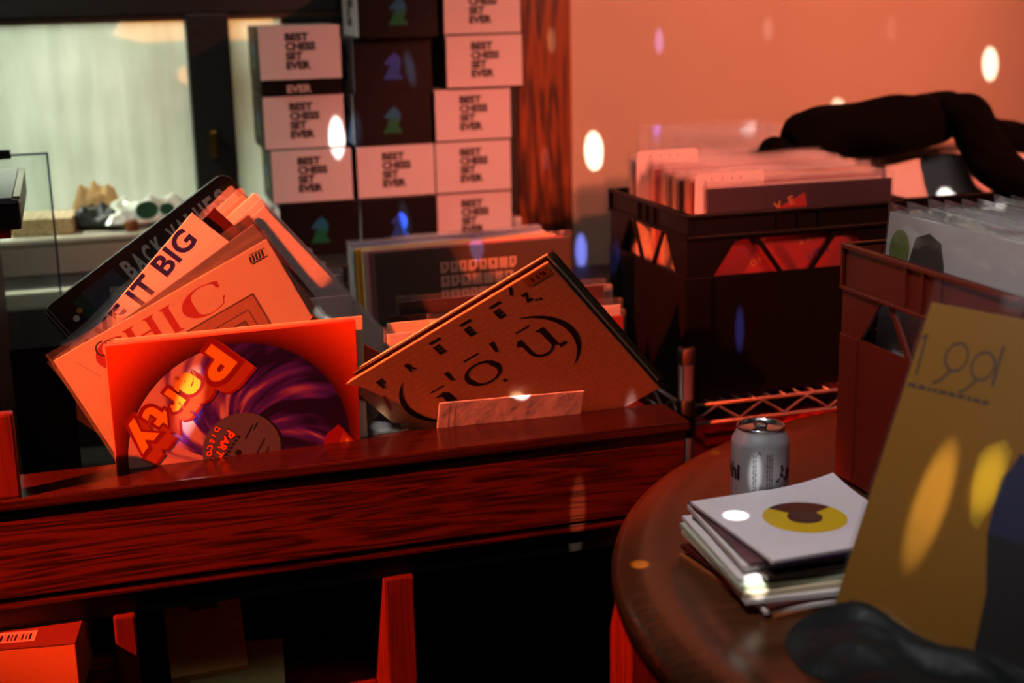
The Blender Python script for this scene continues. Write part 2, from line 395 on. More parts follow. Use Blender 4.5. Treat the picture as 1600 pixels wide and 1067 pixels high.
# ------------------------------------------------------------------ record sleeves
def basis(a, l, y):
    a, l, y = radians(a), radians(l), radians(y)
    h = Vector((cos(y), sin(y), 0)); n = Vector((sin(y), -cos(y), 0)); w = Zv * cos(l) + n * sin(l)
    r = h * cos(a) + w * sin(a); u = h * -sin(a) + w * cos(a)
    return r, u, r.cross(u)
def pose(x, y, z, a=0, l=0, yw=0):
    r, u, n = basis(a, l, yw)
    return Matrix(((r.x, -n.x, u.x, x), (r.y, -n.y, u.y, y), (r.z, -n.z, u.z, z), (0, 0, 0, 1)))
HW = .1575
def sleeve(label, P, cover, art=None, th=.0035, wrap=None, size=.315, edge=None, group=None, name='record_sleeve', top=.010, cat='record', disc=False):
    """a record sleeve standing on the middle of its bottom edge; art prints on the front"""
    t = thing(name, label, cat, P if isinstance(P, Matrix) else pose(*P), group=group)
    h = size / 2; mb = MB()
    mb.box((-h, -th / 2, 0), (h, th / 2, size), edge or cover, bevel=min(.0008, th * .3))
    mb.add([(-h + .0008, -th / 2 - .0001, .0008), (h - .0008, -th / 2 - .0001, .0008), (h - .0008, -th / 2 - .0001, size - .0008), (-h + .0008, -th / 2 - .0001, size - .0008)], [[0, 1, 2, 3]], cover)
    if art: art(mb, -th / 2 - .0002)
    mb.build('cover', t)
    if wrap:
        w = MB(); e = .0045; y0, y1 = -th / 2 - .0016, th / 2 + .0012
        # front and back film meeting at the sides, open and a little proud at the top
        n = 8; vs = []; fs = []; xs = [-h - e, -h - .0008] + [-h + size * q / 6 for q in range(1, 6)] + [h + .0008, h + e]
        for k, yy in enumerate((y0, y1)):
            for j in range(n + 1):
                x = xs[j]
                for zz in (-.002, size * .5, size, size + top):
                    sp = (1 + .8 * sin(j * 1.7 + k * 2)) if zz > size else 1
                    vs.append((x, yy * (.15 if j in (0, n) else sp), zz + (.0015 * sin(j * 2.1 + k) if zz > size else 0)))
        q = 4; o2 = (n + 1) * q
        for k in range(2):
            for j in range(n):
                for i in range(q - 1):
                    a = k * o2 + j * q + i; f = [a, a + q, a + q + 1, a + 1]; fs.append(f if k == 0 else f[::-1])
        for i in range(q - 1): fs.append([o2 + i, i, i + 1, o2 + i + 1]); fs.append([n * q + i, o2 + n * q + i, o2 + n * q + i + 1, n * q + i + 1])
        w.add(vs, fs, wrap, smooth=False); w.build('plastic_sleeve', t)
    if disc:
        d = MB(); d.lathe([(.003, .0), (.05, .0006), (.052, .0012), (.148, .0012), (.150, .0006), (.148, 0), (.003, 0)], black_card, 48, Matrix.Translation((.012, 0, .158)) @ Matrix.Rotation(pi / 2, 4, 'X'))
        d.build('vinyl_disc', t)
    return t

# --- Party sleeve: printed record art
def party_cover():
    m = D.materials.new('printed_record_art'); m.use_nodes = True; nt = m.node_tree; b = nt.nodes['Principled BSDF']
    tc = nt.nodes.new('ShaderNodeTexCoord'); sx = nt.nodes.new('ShaderNodeSeparateXYZ'); nt.links.new(tc.outputs['Object'], sx.inputs[0])
    def mth(op, a, b_=None, c_=None):
        n = nt.nodes.new('ShaderNodeMath'); n.operation = op
        for i, v in enumerate((a, b_, c_)):
            if v is None: continue
            if isinstance(v, (int, float)): n.inputs[i].default_value = v
            else: nt.links.new(v, n.inputs[i])
        return n.outputs[0]
    X = sx.outputs[0]; Z = mth('SUBTRACT', sx.outputs[2], .158)
    r = mth('SQRT', mth('ADD', mth('MULTIPLY', X, X), mth('MULTIPLY', Z, Z)))
    ang = mth('ARCTAN2', Z, X)
    cv = nt.nodes.new('ShaderNodeCombineXYZ')
    sw = mth('ADD', ang, mth('MULTIPLY', r, 7.0))
    nt.links.new(mth('MULTIPLY', mth('SINE', sw), 3.2), cv.inputs[0])
    nt.links.new(mth('MULTIPLY', mth('COSINE', sw), 3.2), cv.inputs[1])
    nt.links.new(mth('MULTIPLY', r, 9.0), cv.inputs[2])
    nz = nt.nodes.new('ShaderNodeTexNoise'); nz.inputs['Scale'].default_value = 1.5; nz.inputs['Detail'].default_value = 1.5; nz.inputs['Distortion'].default_value = .3
    nt.links.new(cv.outputs[0], nz.inputs['Vector'])
    # lighter folds on the left of the picture, dark ones on the right
    v = mth('ADD', nz.outputs['Fac'], mth('MULTIPLY', X, -1.9))
    rp = ramp(nt, [(.34, '#180a34'), (.50, '#3f1f80'), (.57, '#6a3570'), (.66, '#b08478')]); nt.links.new(v, rp.inputs[0])
    bg = ramp(nt, [(.415, '#080203'), (.50, '#8a2408'), (.62, '#dc4c14')]); nt.links.new(mth('MULTIPLY', r, 3.0), bg.inputs[0])
    st = mth('GREATER_THAN', r, .1425)
    mx = nt.nodes.new('ShaderNodeMixRGB'); nt.links.new(st, mx.inputs[0]); nt.links.new(rp.outputs[0], mx.inputs[1]); nt.links.new(bg.outputs[0], mx.inputs[2])
    nt.links.new(mx.outputs[0], b.inputs['Base Color']); b.inputs['Roughness'].default_value = .35
    return m
def art_party(b, y):
    mauve = mat('mauve_label', '#4a4654', .5); lab_o = mat('label_orange', '#f0571c', .5); deep = mat('deep_red_ink', '#7c0d08', .45)
    shade = mat('burnt_orange_ink', '#963a14', .45); ylw = mat('letter_yellow', '#c88a1a', .4)
    disk(b, .003, .156, .0515, black_ink, y - .0001); disk(b, 0, .158, .0505, mauve, y - .0002)
    disk(b, -.005, .155, .0042, black_ink, y - .0003, 16)
    ra = radians(228)      # the picture is printed turned over: letters run down to the left
    d = (cos(ra), sin(ra)); up = (-sin(ra), cos(ra))
    L = [('P', -.026, .276, .044, .040), ('a', -.062, .254, .030, .030), ('r', -.083, .235, .030, .023), ('t', -.102, .217, .038, .024), ('y', -.127, .195, .040, .036)]
    for ch, x, z, h, w in L:
        for k in range(9, 0, -1):
            f = .0021 * k
            text(b, ch, x + f * .80, z - f * .60, h * 1.24, shade if k < 8 else deep, w=w * 1.30, rot=ra, y=y - .0004 - .00001 * (9 - k), bold=.09)
    for ch, x, z, h, w in L: text(b, ch, x, z, h * 1.24, deep, w=w * 1.30, rot=ra, y=y - .0006, bold=.09)
    for ch, x, z, h, w in L: text(b, ch, x, z, h * .95, ylw, w=w * .95, rot=ra, y=y - .0008, bold=.045)
    # repeat of the lettering low on the right
    b.poly([(.098, .128), (.112, .165), (.128, .176), (.150, .150), (.140, .128)], deep, y - .0004)
    b.poly([(.118, .128), (.134, .165), (.150, .146), (.150, .128)], shade, y - .0005)
    b.poly([(.128, .130), (.138, .156), (.148, .143), (.146, .130)], ylw, y - .0006)
    # label print
    for ch, x, z in (('D', -.030, .190), ('I', -.034, .182), ('S', -.037, .175), ('C', -.040, .167), ('O', -.042, .159)):
        text(b, ch, x, z, .0085, black_ink, rot=ra + .1, y=y - .0004, bold=.09); text(b, ch, x, z, .0075, lab_o, rot=ra + .1, y=y - .0005, bold=.045)
    for ch, x, z, h in (('P', -.014, .181, .014), ('A', -.020, .173, .012), ('R', -.025, .165, .012), ('T', -.029, .157, .012), ('Y', -.033, .147, .016)):
        text(b, ch, x, z, h * 1.05, black_ink, rot=ra, y=y - .0004, bold=.09); text(b, ch, x, z, h * .9, lab_o, rot=ra, y=y - .0005, bold=.045)
    for i in range(7): b.poly([(-.004 - i * .0034, .174 - i * .0044), (-.001 - i * .0034, .176 - i * .0044), (-.003 - i * .0034, .1785 - i * .0044), (-.006 - i * .0034, .1765 - i * .0044)], black_ink, y - .0004)
    for x, z, l in ((.016, .191, .022), (.022, .193, .012), (.030, .170, .045), (.035, .158, .032)):
        stroke(b, [(x, z), (x - l * .5, z - l * .85)], .0013, black_ink, y - .0004)
PARTY = sleeve('orange-cornered record sleeve lettered Party over a purple record, standing foremost at the left', (.176, 1.7885, .669, .33, 2.2, 2.6), party_cover(), art_party, th=.009, edge=mat('orange_spine', '#d9583a', .5))

# --- sleeve with red serif capitals
def art_chic(b, y):
    ink = mat('chic_red', '#b3160f', .5); fr = mat('frame_tan', '#b4805c', .6, mottled=.3, scale=60); ln = mat('frame_line', '#4c2418', .6); pic = mat('etched_picture', '#8f7566', .7, mottled=.7, scale=160)
    z0, z1 = .266, .304; H = z1 - z0
    def letter_c(x0, w):
        cx, cz = x0 + w * .55, (z0 + z1) / 2
        ring(b, cx, cz, 0, 1, ink, y) if 0 else None
        n = 40; vs = []; fs = []
        for i in range(n + 1):
            a = radians(48) + radians(264) * i / n
            thick = .0010 + .0098 * max(0, -cos(a)) ** 1.1
            ro = H / 2 + .0006; ox, oz = cx + ro * .98 * cos(a) * w / H * 1.08, cz + ro * sin(a)
            vs += [(ox, y, oz), (ox + (cx - ox) * thick / ro * .95, y, oz + (cz - oz) * min(1, thick / ro * .35 + .05))]
        for i in range(n): fs.append([2 * i, 2 * i + 2, 2 * i + 3, 2 * i + 1])
        b.add(vs, fs, ink)
        b.poly([(x0 + w * .86, z1 - .001), (x0 + w * .98, z1 - .014), (x0 + w * .90, z1 - .011)], ink, y)
        b.poly([(x0 + w * .80, z1 - .0005), (x0 + w * .97, z1 - .013), (x0 + w * .99, z1 - .004)], ink, y)
        b.poly([(x0 + w * .86, z0 + .003), (x0 + w * .99, z0 + .013), (x0 + w * .93, z0 + .0125)], ink, y)
    def stem(x, w):
        b.poly([(x, z0 + .002), (x + w, z0 + .002), (x + w, z1 - .002), (x, z1 - .002)], ink, y)
        for zz, s in ((z0, 1), (z1, -1)): b.poly([(x - .004, zz), (x + w + .004, zz), (x + w + .001, zz + s * .0025), (x - .001, zz + s * .0025)], ink, y - .00002)
    letter_c(-.112, .044)
    stem(-.062, .009); stem(-.032, .009); b.poly([(-.053, .285), (-.032, .285), (-.032, .2875), (-.053, .2875)], ink, y)
    stem(-.008, .0095)
    letter_c(.014, .060)
    # picture frame
    x0, x1, zt, zb = -.112, .106, .268, .05
    b.poly([(x0, zb), (x1, zb), (x1, zt), (x0, zt)], fr, y - .0001) if 0 else None
    for k, (i0, i1, mm) in enumerate(((0, .002, ln), (.002, .016, fr), (.016, .0175, ln), (.0175, .027, fr), (.027, .029, ln))):
        a = (x0 + i0, x1 - i0, zb + i0, zt - .006 - i0); c = (x0 + i1, x1 - i1, zb + i1, zt - .006 - i1)
        for q in ([(a[0], a[3]), (c[0], c[3]), (c[1], c[3]), (a[1], a[3])], [(a[1], a[3]), (c[1], c[3]), (c[1], c[2]), (a[1], a[2])], [(a[0], a[3]), (a[0], a[2]), (c[0], c[2]), (c[0], c[3])], [(a[0], a[2]), (a[1], a[2]), (c[1], c[2]), (c[0], c[2])]): b.poly(q, mm, y - .0002)
    b.poly([(x0 + .029, zb + .029), (x1 - .029, zb + .029), (x1 - .029, zt - .035), (x0 + .029, zt - .035)], pic, y - .0001)
    ring(b, -.096, .297, .0085, .0105, black_ink, y - .0001, radians(70), radians(300), 20); ring(b, -.087, .300, .003, .0042, black_ink, y - .0001, 0, radians(250), 14)
    stroke(b, [(-.135, .300), (-.118, .266)], .0007, fr, y - .0001)
    for i in range(5): stroke(b, [(.126 + i * .0045, .306), (.124 + i * .0045, .297)], .0028, black_ink, y - .0001)
    stroke(b, [(.124, .2955), (.147, .2955)], .0018, black_ink, y - .0001); stroke(b, [(.126, .308), (.149, .3065)], .001, black_ink, y - .0001)
sleeve('orange-lit sleeve with red serif capitals above a framed picture, tilted behind the Party record', (.234, 1.868, .731, 26.2, -.8, -.3), mat('ivory_card', '#d8c8ac', .5), art_chic, th=.005, wrap=heavy, top=.012)
# --- BIG sleeve
def art_big(b, y):
    text(b, 'MAKE IT BIG', .1335, .3065 - .007, .030, navy_ink, w=.243, y=y, bold=.03, anchor='r', spacing=1.05)

# --- further tilted records in the left half of the bin

def tr_place(px, py, Y, a, l=3, yw=0, size=.315):
    r, u, n = basis(a, l, yw); p = at(px, py, y=Y) - r * (size / 2) - u * size
    return (p.x, p.y, p.z, a, l, yw)
def tl_place(px, py, Y, a, l=3, yw=0, size=.315):
    r, u, n = basis(a, l, yw); p = at(px, py, y=Y) + r * (size / 2) - u * size
    return (p.x, p.y, p.z, a, l, yw)
sleeve('white sleeve with bold blue capitals, tilted corner-up behind the red serif one', tr_place(300, 332, 1.905, 47, 4, 0), white_card, art_big)
sleeve('clear-wrapped grey sleeve, corner up just above the red serif capitals sleeve', tr_place(396, 350, 1.876, 33, .5), grey_card, wrap=heavy, top=.014)
sleeve('dark red sleeve showing its corner between the blue-capitals and salmon-lit sleeves', tr_place(335, 324, 1.914, 43, 3), maroon_card)
sleeve('maroon sleeve with brown edge, tilted behind the red serif capitals sleeve', tr_place(388, 335, 1.922, 35, 3), maroon_card, edge=brown_card)
for i, (px, py, a, lab) in enumerate(((412, 322, 39.5, 'pale wrapped sleeve with the lowest right corner of the salmon-lit fan'), (405, 312, 39.2, 'pale wrapped sleeve, second lowest corner of the salmon-lit fan'), (397, 301, 39, 'bare pale sleeve with the tallest corner of the salmon-lit fan'), (380, 304, 39, 'pale wrapped sleeve, left of the tallest in the salmon-lit fan'), (366, 301, 40, 'pale wrapped sleeve, leftmost corner of the salmon-lit fan'))):
    sleeve(lab, tr_place(px, py, 1.930 + .0085 * i, a, 3), white_card if i != 3 else cream_card, wrap=milky if i != 2 else None, group='tilted salmon-lit sleeves')
# --- black rounded sleeve with silver capitals
def art_bat(b, y):
    sil = mat('silver_capitals', '#c4beb6', .5); pho = mat('photo_strip', '#4c5160', .5, mottled=.6, scale=40)
    for ch, x, s in (('B', -.030, 1), ('A', -.013, 1), ('C', .004, 1), ('K', .022, 1), ('V', .048, 1), ('A', .063, 1), ('L', .080, 1), ('U', .095, 1), ('E', .112, 1), ('S', .130, 1)):
        text(b, ch, x, .288, .028, sil, w=.013, y=y, bold=.035)
    b.poly([(-.10, .235), (-.045, .235), (-.045, .302), (-.10, .302)], pho, y)
    b.poly([(-.060, .240), (-.040, .240), (-.040, .275), (-.060, .275)], mat('tan_patch', '#8a6a4a', .6), y - .0001)
    b.poly([(-.118, .24), (-.10, .24), (-.10, .30), (-.118, .30)], mat('dark_green_patch', '#22402c', .6), y - .00005)
    disk(b, -.128, .278, .0045, white_ink, y, 16); disk(b, -.118, .284, .004, mat('amber_dot', '#b08030', .5), y - .0001, 16)
    for k in (.004, .009): stroke(b, [(-HW + k, .23), (-HW + k, .312)], .0012, grey_card, y - .0001)
def rounded_case(label, P, cover, art):
    t = thing('record_case', label, 'record case', pose(*P)); b = MB(); n = 6; R = .018; pts = []
    for cx, cz, a0 in ((HW - R, .315 - R, 0), (-HW + R, .315 - R, 90), (-HW + R, R, 180), (HW - R, R, 270)):
        for i in range(n + 1): a = radians(a0 + 90 * i / n); pts.append((cx + R * cos(a), cz + R * sin(a)))
    b.prism(pts[::-1], -.004, .004, cover); art(b, -.0043); b.build('cover', t); return t
rounded_case('black round-cornered record case with jagged silver capitals, tilted before the fogged window', tr_place(352, 266, 1.992, 34.5, 3), dark_card, art_bat)
sleeve('brown edged sleeve peeking out behind the black case with silver capitals', tr_place(371, 291, 2.006, 35, 3), dark_card, edge=mat('bronze_edge', '#6b5223', .5))
# upright records behind, their right ends showing beyond the CHIC record
for i, (xr, zt, Y, mm, w, lab) in enumerate(((.351, .992, 1.905, white_card, clear, 'upright clear-wrapped sleeve right behind the Party record'), (.352, 1.004, 1.990, grey_card, milky, 'upright sleeve in a milky wrap, second behind the Party record'), (.345, .985, 1.800, cream_card, None, 'dog-eared cream sleeve whose top edge shows just above the Party record'), (.335, .992, 2.060, dark_card, None, 'upright dark sleeve deep in the bin to the right of the tilted fan'))):
    sleeve(lab, (xr - HW, Y, zt - .315, 0, 1, 2), mm, wrap=w, th=.005)

# --- right half: bronze sleeve, leaning out over the ledge
def freeez_cover():
    m = D.materials.new('bronze_printed_card'); m.use_nodes = True; nt = m.node_tree; b = nt.nodes['Principled BSDF']
    tc = nt.nodes.new('ShaderNodeTexCoord'); mp = nt.nodes.new('ShaderNodeMapping'); mp.inputs['Scale'].default_value = (330, 1, 120)
    nt.links.new(tc.outputs['Object'], mp.inputs['Vector'])
    n = nt.nodes.new('ShaderNodeTexNoise'); n.inputs['Scale'].default_value = 1; n.inputs['Detail'].default_value = 1; nt.links.new(mp.outputs[0], n.inputs['Vector'])
    sp = nt.nodes.new('ShaderNodeSeparateXYZ'); nt.links.new(tc.outputs['Object'], sp.inputs[0])
    k = nt.nodes.new('ShaderNodeMath'); k.operation = 'MULTIPLY'; k.inputs[1].default_value = 620; nt.links.new(sp.outputs[2], k.inputs[0])
    s = nt.nodes.new('ShaderNodeMath'); s.operation = 'SINE'; nt.links.new(k.outputs[0], s.inputs[0])
    g = nt.nodes.new('ShaderNodeMath'); g.operation = 'GREATER_THAN'; g.inputs[1].default_value = -.1; nt.links.new(s.outputs[0], g.inputs[0])
    r = ramp(nt, [(.50, (0, 0, 0)), (.56, (1, 1, 1))]); nt.links.new(n.outputs['Fac'], r.inputs[0])
    f = nt.nodes.new('ShaderNodeMath'); f.operation = 'MULTIPLY'; nt.links.new(g.outputs[0], f.inputs[0]); nt.links.new(r.outputs[0], f.inputs[1])
    f2 = nt.nodes.new('ShaderNodeMath'); f2.operation = 'MULTIPLY'; f2.inputs[1].default_value = .22; nt.links.new(f.outputs[0], f2.inputs[0])
    mx = nt.nodes.new('ShaderNodeMixRGB'); mx.inputs[1].default_value = lin('#bd8c64'); mx.inputs[2].default_value = lin('#eac098'); nt.links.new(f2.outputs[0], mx.inputs[0])
    nt.links.new(mx.outputs[0], b.inputs['Base Color']); b.inputs['Roughness'].default_value = .32
    return m
def art_freeez(b, y):
    for ch, x in (('F', -.122), ('R', -.077), ('E', -.030), ('E', .018), ('E', .064), ('Z', .106)):
        text(b, ch, x, .2825, .017, black_ink, w=.0105, y=y, bold=.06)
    for x in (-.026, .022, .068): b.poly([(x - .009, .2975), (x + .008, .2975), (x + .008, .3015), (x - .009, .3015)], black_ink, y)
    b.poly([(.091, .300), (.094, .2985), (.101, .312), (.097, .313)], black_ink, y)
    disk(b, .113, .270, .0022, black_ink, y, 10); disk(b, .118, .268, .0022, black_ink, y, 10)
    # big phonetic word in parentheses
    ring(b, -.060, .213, .062, .0705, black_ink, y, radians(128), radians(236), 40, taper=lambda t: .08 + .92 * sin(pi * t))
    ring(b, .046, .190, .070, .0785, black_ink, y, radians(64), radians(-54), 40, taper=lambda t: .08 + .92 * sin(pi * t))
    # i
    b.poly([(-.080, .176), (-.066, .172), (-.066, .205), (-.072, .211), (-.088, .209), (-.078, .205)], black_ink, y)
    stroke(b, [(-.086, .222), (-.064, .222)], .0022, black_ink, y)
    b.poly([(-.052, .222), (-.047, .220), (-.045, .240), (-.052, .240)], black_ink, y)
    # o
    n = 44; vs = []; fs = []
    for i in range(n):
        a = 2 * pi * i / n; vs += [(-.012 + .0265 * cos(a), y, .204 + .0225 * sin(a)), (-.012 + (.0175 + .0065 * abs(sin(a))) * cos(a + .25) * .92, y, .204 + .0192 * sin(a + .25))]
    for i in range(n): j = (i + 1) % n; fs.append([2 * i, 2 * j, 2 * j + 1, 2 * i + 1])
    b.add(vs, fs, black_ink)
    stroke(b, [(-.020, .241), (.004, .241)], .0022, black_ink, y)
    b.poly([(.022, .226), (.026, .225), (.031, .245), (.024, .246)], black_ink, y)
    disk(b, .003, .171, .0032, black_ink, y, 12)
    # u
    pts = []
    b.poly([(.048, .214), (.054, .222), (.060, .222), (.060, .190), (.054, .190), (.054, .210)], black_ink, y)
    ring(b, .073, .190, .0125, .0185, black_ink, y, pi, 2 * pi, 20, taper=lambda t: 1 - .55 * t)
    b.poly([(.086, .186), (.0945, .176), (.0945, .222), (.080, .222), (.086, .216)], black_ink, y)
    b.poly([(.0925, .172), (.104, .174), (.104, .178), (.0945, .180)], black_ink, y)
    stroke(b, [(.060, .237), (.082, .237)], .0022, black_ink, y)
    tag_ = mat('tape_tag', '#a8631f', .5)
    b.poly([(.117, .296), (.152, .296), (.152, .312), (.117, .312)], tag_, y - .0001); text(b, '119', .136, .304, .0085, black_ink, y=y - .0002, w=.020)
    b.poly([(-.146, .232), (-.141, .232), (-.132, .262), (-.137, .262)], mat('red_mark', '#9c1a12', .5), y)
FZ = (.638, 1.838, .768, 37.4, 31.0, -4.4)
sleeve('bronze sleeve with spaced black capitals and phonetic signs, leaning over the ledge', FZ, freeez_cover(), art_freeez, th=.004, edge=mat('kraft_edge', '#b98a62', .5))
def behind(P, d, dx=0, dz=0, a=None):
    M = pose(*P); o = M @ Vector((dx, d, dz)); return (o.x, o.y, o.z, a if a is not None else P[3], P[4], P[5])
sleeve('dark sleeve pressed flat behind the leaning bronze sleeve', behind(FZ, .0068, .001, .003), maroon_card, edge=black_card)
sleeve('cream-edged sleeve, second behind the leaning bronze sleeve', behind(FZ, .0118, .003, .001), cream_card)
sleeve('blackish green sleeve jutting out right behind the leaning bronze sleeve', behind(FZ, .0165, .010, -.004, 37.3), green_card, edge=dark_card, th=.004)
# low pale paper inner sleeve in front of it
def art_inner(b, y):
    ln = mat('fold_line', '#b39c93', .6)
    for x in (-.088, -.080): stroke(b, [(x, .05), (x, .200)], .0012, ln, y)
mpaper = mat('inner_paper', '#cfc0b8', .6, bump=.25, scale=18)
PI_ = at(798, 620, y=1.779); r_, u_, n_ = basis(-.8, 24, -2); PI_ = PI_ - u_ * .205
sleeve('low pale paper inner sleeve standing in front of the leaning bronze sleeve', (PI_.x + .003, PI_.y, PI_.z, -.8, 24, -2), mpaper, art_inner, size=.205, th=.0022, name='inner_sleeve')
# upright row behind
def art_ring(b, y): ring(b, -.06, .215, .030, .036, red_ink, y); disk(b, -.06, .215, .016, mat('amber_spot', '#c0761c', .5), y)
ROW = [(607, 522, 1.880, white_card, clear, art_ring, 'pale sleeve with a red ring print, upright behind the bronze sleeve'),
       (607, 505, 1.912, cream_card, None, None, 'thin cream sleeve edge, upright behind the ring-printed sleeve'),
       (611, 494, 1.926, black_card, None, None, 'thin black sleeve, upright behind the thin cream one'),
       (626, 472, 1.945, maroon_card, heavy, None, 'dark maroon sleeve in a crinkled wrap, upright at the back of the middle row')]
for px, py, Y, mm, w, ar, lab in ROW: q = at(px, py, y=Y); sz = min(.315, q.z - .657); sleeve(lab, (q.x + sz / 2, Y, q.z - sz, .3, 0, -1.5), mm, ar, wrap=w, th=.005, size=sz)
for i, (xr, zt, Y, mm, w, lab) in enumerate(((.749, .930, 1.895, red_card, clear, 'red sleeve whose right end shows low beside the bronze sleeve'), (.750, .944, 1.908, white_card, clear, 'pale sleeve whose right end shows beside the bronze sleeve'), (.752, .955, 1.956, dark_card, milky, 'dark wrapped sleeve, last right end showing beside the bronze sleeve'))):
    sz = min(.315, zt - .657); sleeve(lab, (xr - sz / 2, Y, zt - sz, .0, 0, -1), mm, wrap=w, th=.006, size=sz)
# sleeves in the gap between the two halves
sleeve('small dark brown sleeve slanting in the gap between the Party and bronze sleeves', tr_place(604, 556, 1.86, -34, size=.12), dark_card, edge=brown_card, size=.12)
sleeve('pale grey sleeve low in the gap between the Party and bronze sleeves', (.32, 1.93, .672, -3, 0, 0), grey_card, size=.225)
m = MB(); q0 = at(560, 682, z=.8212); q1 = at(612, 655, z=.8212)
m.add([(q0.x, q0.y, .8206), (q1.x + .012, q0.y + .004, .8206), (q1.x, q1.y, .842), (q0.x + .004, q1.y - .004, .836)], [[0, 1, 2, 3]], clear)
m.add([(q0.x + .01, q0.y + .012, .8208), (q1.x + .004, q0.y + .012, .8208), (q1.x - .004, q1.y + .004, .846)], [[0, 1, 2]], black_card)
tag(m.build('wrap_scrap'), 'loose dark-backed bit of clear wrap on the ledge left of the bronze sleeve', 'plastic wrap')

# --- second row, behind: big dark sleeve with block print
def art_block(b, y):
    g = mat('grey_block_print', '#a39a8c', .6)
    for row, (z, txt) in enumerate(((.283, 'HOUSE'), (.262, 'MUSIC'), (.241, 'PARTY'))):
        pass
    rng = random.Random(3)
    for z in (.283, .2605, .238):                 # three solid rows of blurred block capitals
        x = -.055
        while x < .058:
            w = rng.choice((.014, .016, .012)); b.poly([(x, z - .009), (x + w, z - .009), (x + w, z + .009), (x, z + .009)], g, y)
            if rng.random() < .6: b.poly([(x + w * .4, z - .002), (x + w * .62, z - .002), (x + w * .62, z + .005), (x + w * .4, z + .005)], dark_card, y - .0001)
            if rng.random() < .5: b.poly([(x + w * .6, z - .009), (x + w, z - .009), (x + w, z - .003)], dark_card, y - .0001)
            x += w + .0022
BB = (.600, 2.141, .692, 1.4, 1.5, -4.1)
sleeve('large dark sleeve with three rows of grey block print, in the back row', BB, mat('olive_black_card', '#3a3226', .3), art_block, wrap=clear, th=.005)
for i, (mm, col) in enumerate(((pink_card, 'mauve'), (cream_card, 'cream'), (yellow_card, 'yellow'), (dark_card, 'dark'), (grey_card, 'grey'), (white_card, 'white'), (blue_card, 'blue'), (grey_card, 'pale grey'))):
    P = list(behind(BB, .014 + .0135 * i, 0, -.0022 * i + .002 * (i % 3) + (.010 if i > 5 else 0))); P[0] += (-.008 * (i + 1) if i < 3 else -.026)
    sleeve('%s sleeve in the back row, number %s behind the dark block-printed sleeve' % (col, ('one', 'two', 'three', 'four', 'five', 'six', 'seven', 'eight')[i]), tuple(P), mm, wrap=milky if i > 2 else None, th=.006, top=.005, group='back row of wrapped records')
for i, (zt, mm) in enumerate(((.962, blue_card), (.975, white_card), (.985, cream_card), (.992, white_card))):
    sleeve(('blue', 'lower white', 'cream', 'upper white')[i] + ' sleeve end right of the tilted fan, below the chess boxes', (.372 - HW - .008 * i, 2.19 + .014 * i, zt - .315, 0, 0, 0), mm, th=.008, wrap=milky if i % 2 else None, group='small upright row below the chess boxes')

# black divider standing at the far left and the glass-like panel beside it
q = at(120, 650, y=1.905); m = MB(); m.box((q.x - .075, 1.905, .656), (q.x, 1.909, .955), mat('matt_black_board', '#080808', .9, spec=.05), bevel=.001); tag(m.build('divider_board'), 'narrow matt black divider board standing at the left end of the bin', 'divider')

# ------------------------------------------------------------------ chess boxes
wl = mat('white_lid_print', '#d2c8c6', .5); gl_ = mat('gloss_black_card', '#090707', .4, spec=.25); tg = mat('grey_lid_top', '#b9b4a8', .4)
def gradient_ink(name, c0, c1, z0, z1):
    m = D.materials.new(name); m.use_nodes = True; nt = m.node_tree; b = nt.nodes['Principled BSDF']
    tc = nt.nodes.new('ShaderNodeTexCoord'); s = nt.nodes.new('ShaderNodeSeparateXYZ'); nt.links.new(tc.outputs['Object'], s.inputs[0])
    mr = nt.nodes.new('ShaderNodeMapRange'); mr.inputs[1].default_value = z0; mr.inputs[2].default_value = z1; nt.links.new(s.outputs[2], mr.inputs[0])
    r = ramp(nt, [(.3, c0), (.7, c1)]); nt.links.new(mr.outputs[0], r.inputs[0]); nt.links.new(r.outputs[0], b.inputs['Base Color'])
    b.inputs['Roughness'].default_value = .3
    return m
knight_green = gradient_ink('teal_green_foil', '#0f6440', '#1a6488', .03, .065)
knight_blue = gradient_ink('blue_foil', '#1c4a9c', '#2a4cb0', .03, .065)
KN = [(-.017, 0), (.017, 0), (.017, .005), (.013, .008), (.013, .011), (.010, .012), (.014, .022), (.0155, .032), (.012, .041), (.006, .046), (.003, .0495), (.001, .046), (-.004, .043), (-.010, .036), (-.0155, .031), (-.0145, .027), (-.010, .0265), (-.004, .029), (-.009, .020), (-.011, .012), (-.013, .011), (-.013, .008), (-.017, .005)]
BW, BH = .146, .0965
def chess_mesh(knight):
    lid = MB(); base = MB(); h = BW / 2; z0 = .003
    vs = [(-h, -h, z0), (h, -h, z0), (h, h, z0), (-h, h, z0), (-h, -h, BH), (h, -h, BH), (h, h, BH), (-h, h, BH)]
    lid.add(vs, [[0, 1, 5, 4], [2, 3, 7, 6]], wl); lid.add(vs, [[1, 2, 6, 5], [3, 0, 4, 7]], gl_); lid.add(vs, [[4, 5, 6, 7]], tg); lid.add(vs, [[3, 2, 1, 0]], gl_)
    # a slim pale edge line along the top of the faces
    for i, (tx, w) in enumerate((('BEST', .042), ('CHESS', .054), ('SET', .030), ('EVER', .044))):
        for s in (1, -1):
            f = (lambda x, z, s=s: (x * s, -(h + .0003) * s, z))
            text(lid, tx, -.026, .0775 - .0165 * i, .0145, black_ink, w=w, bold=.055, anchor='l', fn=f)
    # one white face carries a loose sticker edge; the black faces carry a knight
    for s in (1, -1):
        lid.add([((h + .0003) * s, x * s, z + .022) for x, z in KN], [list(range(len(KN)))], knight)
    g = h - .0015; base.box((-g, -g, 0), (g, g, .06), gl_)
    text(base, 'EVER', -.026, .012, .0145, white_ink, w=.044, bold=.045, anchor='l', fn=lambda x, z: (x, -(g + .0004), z))
    return lid, base
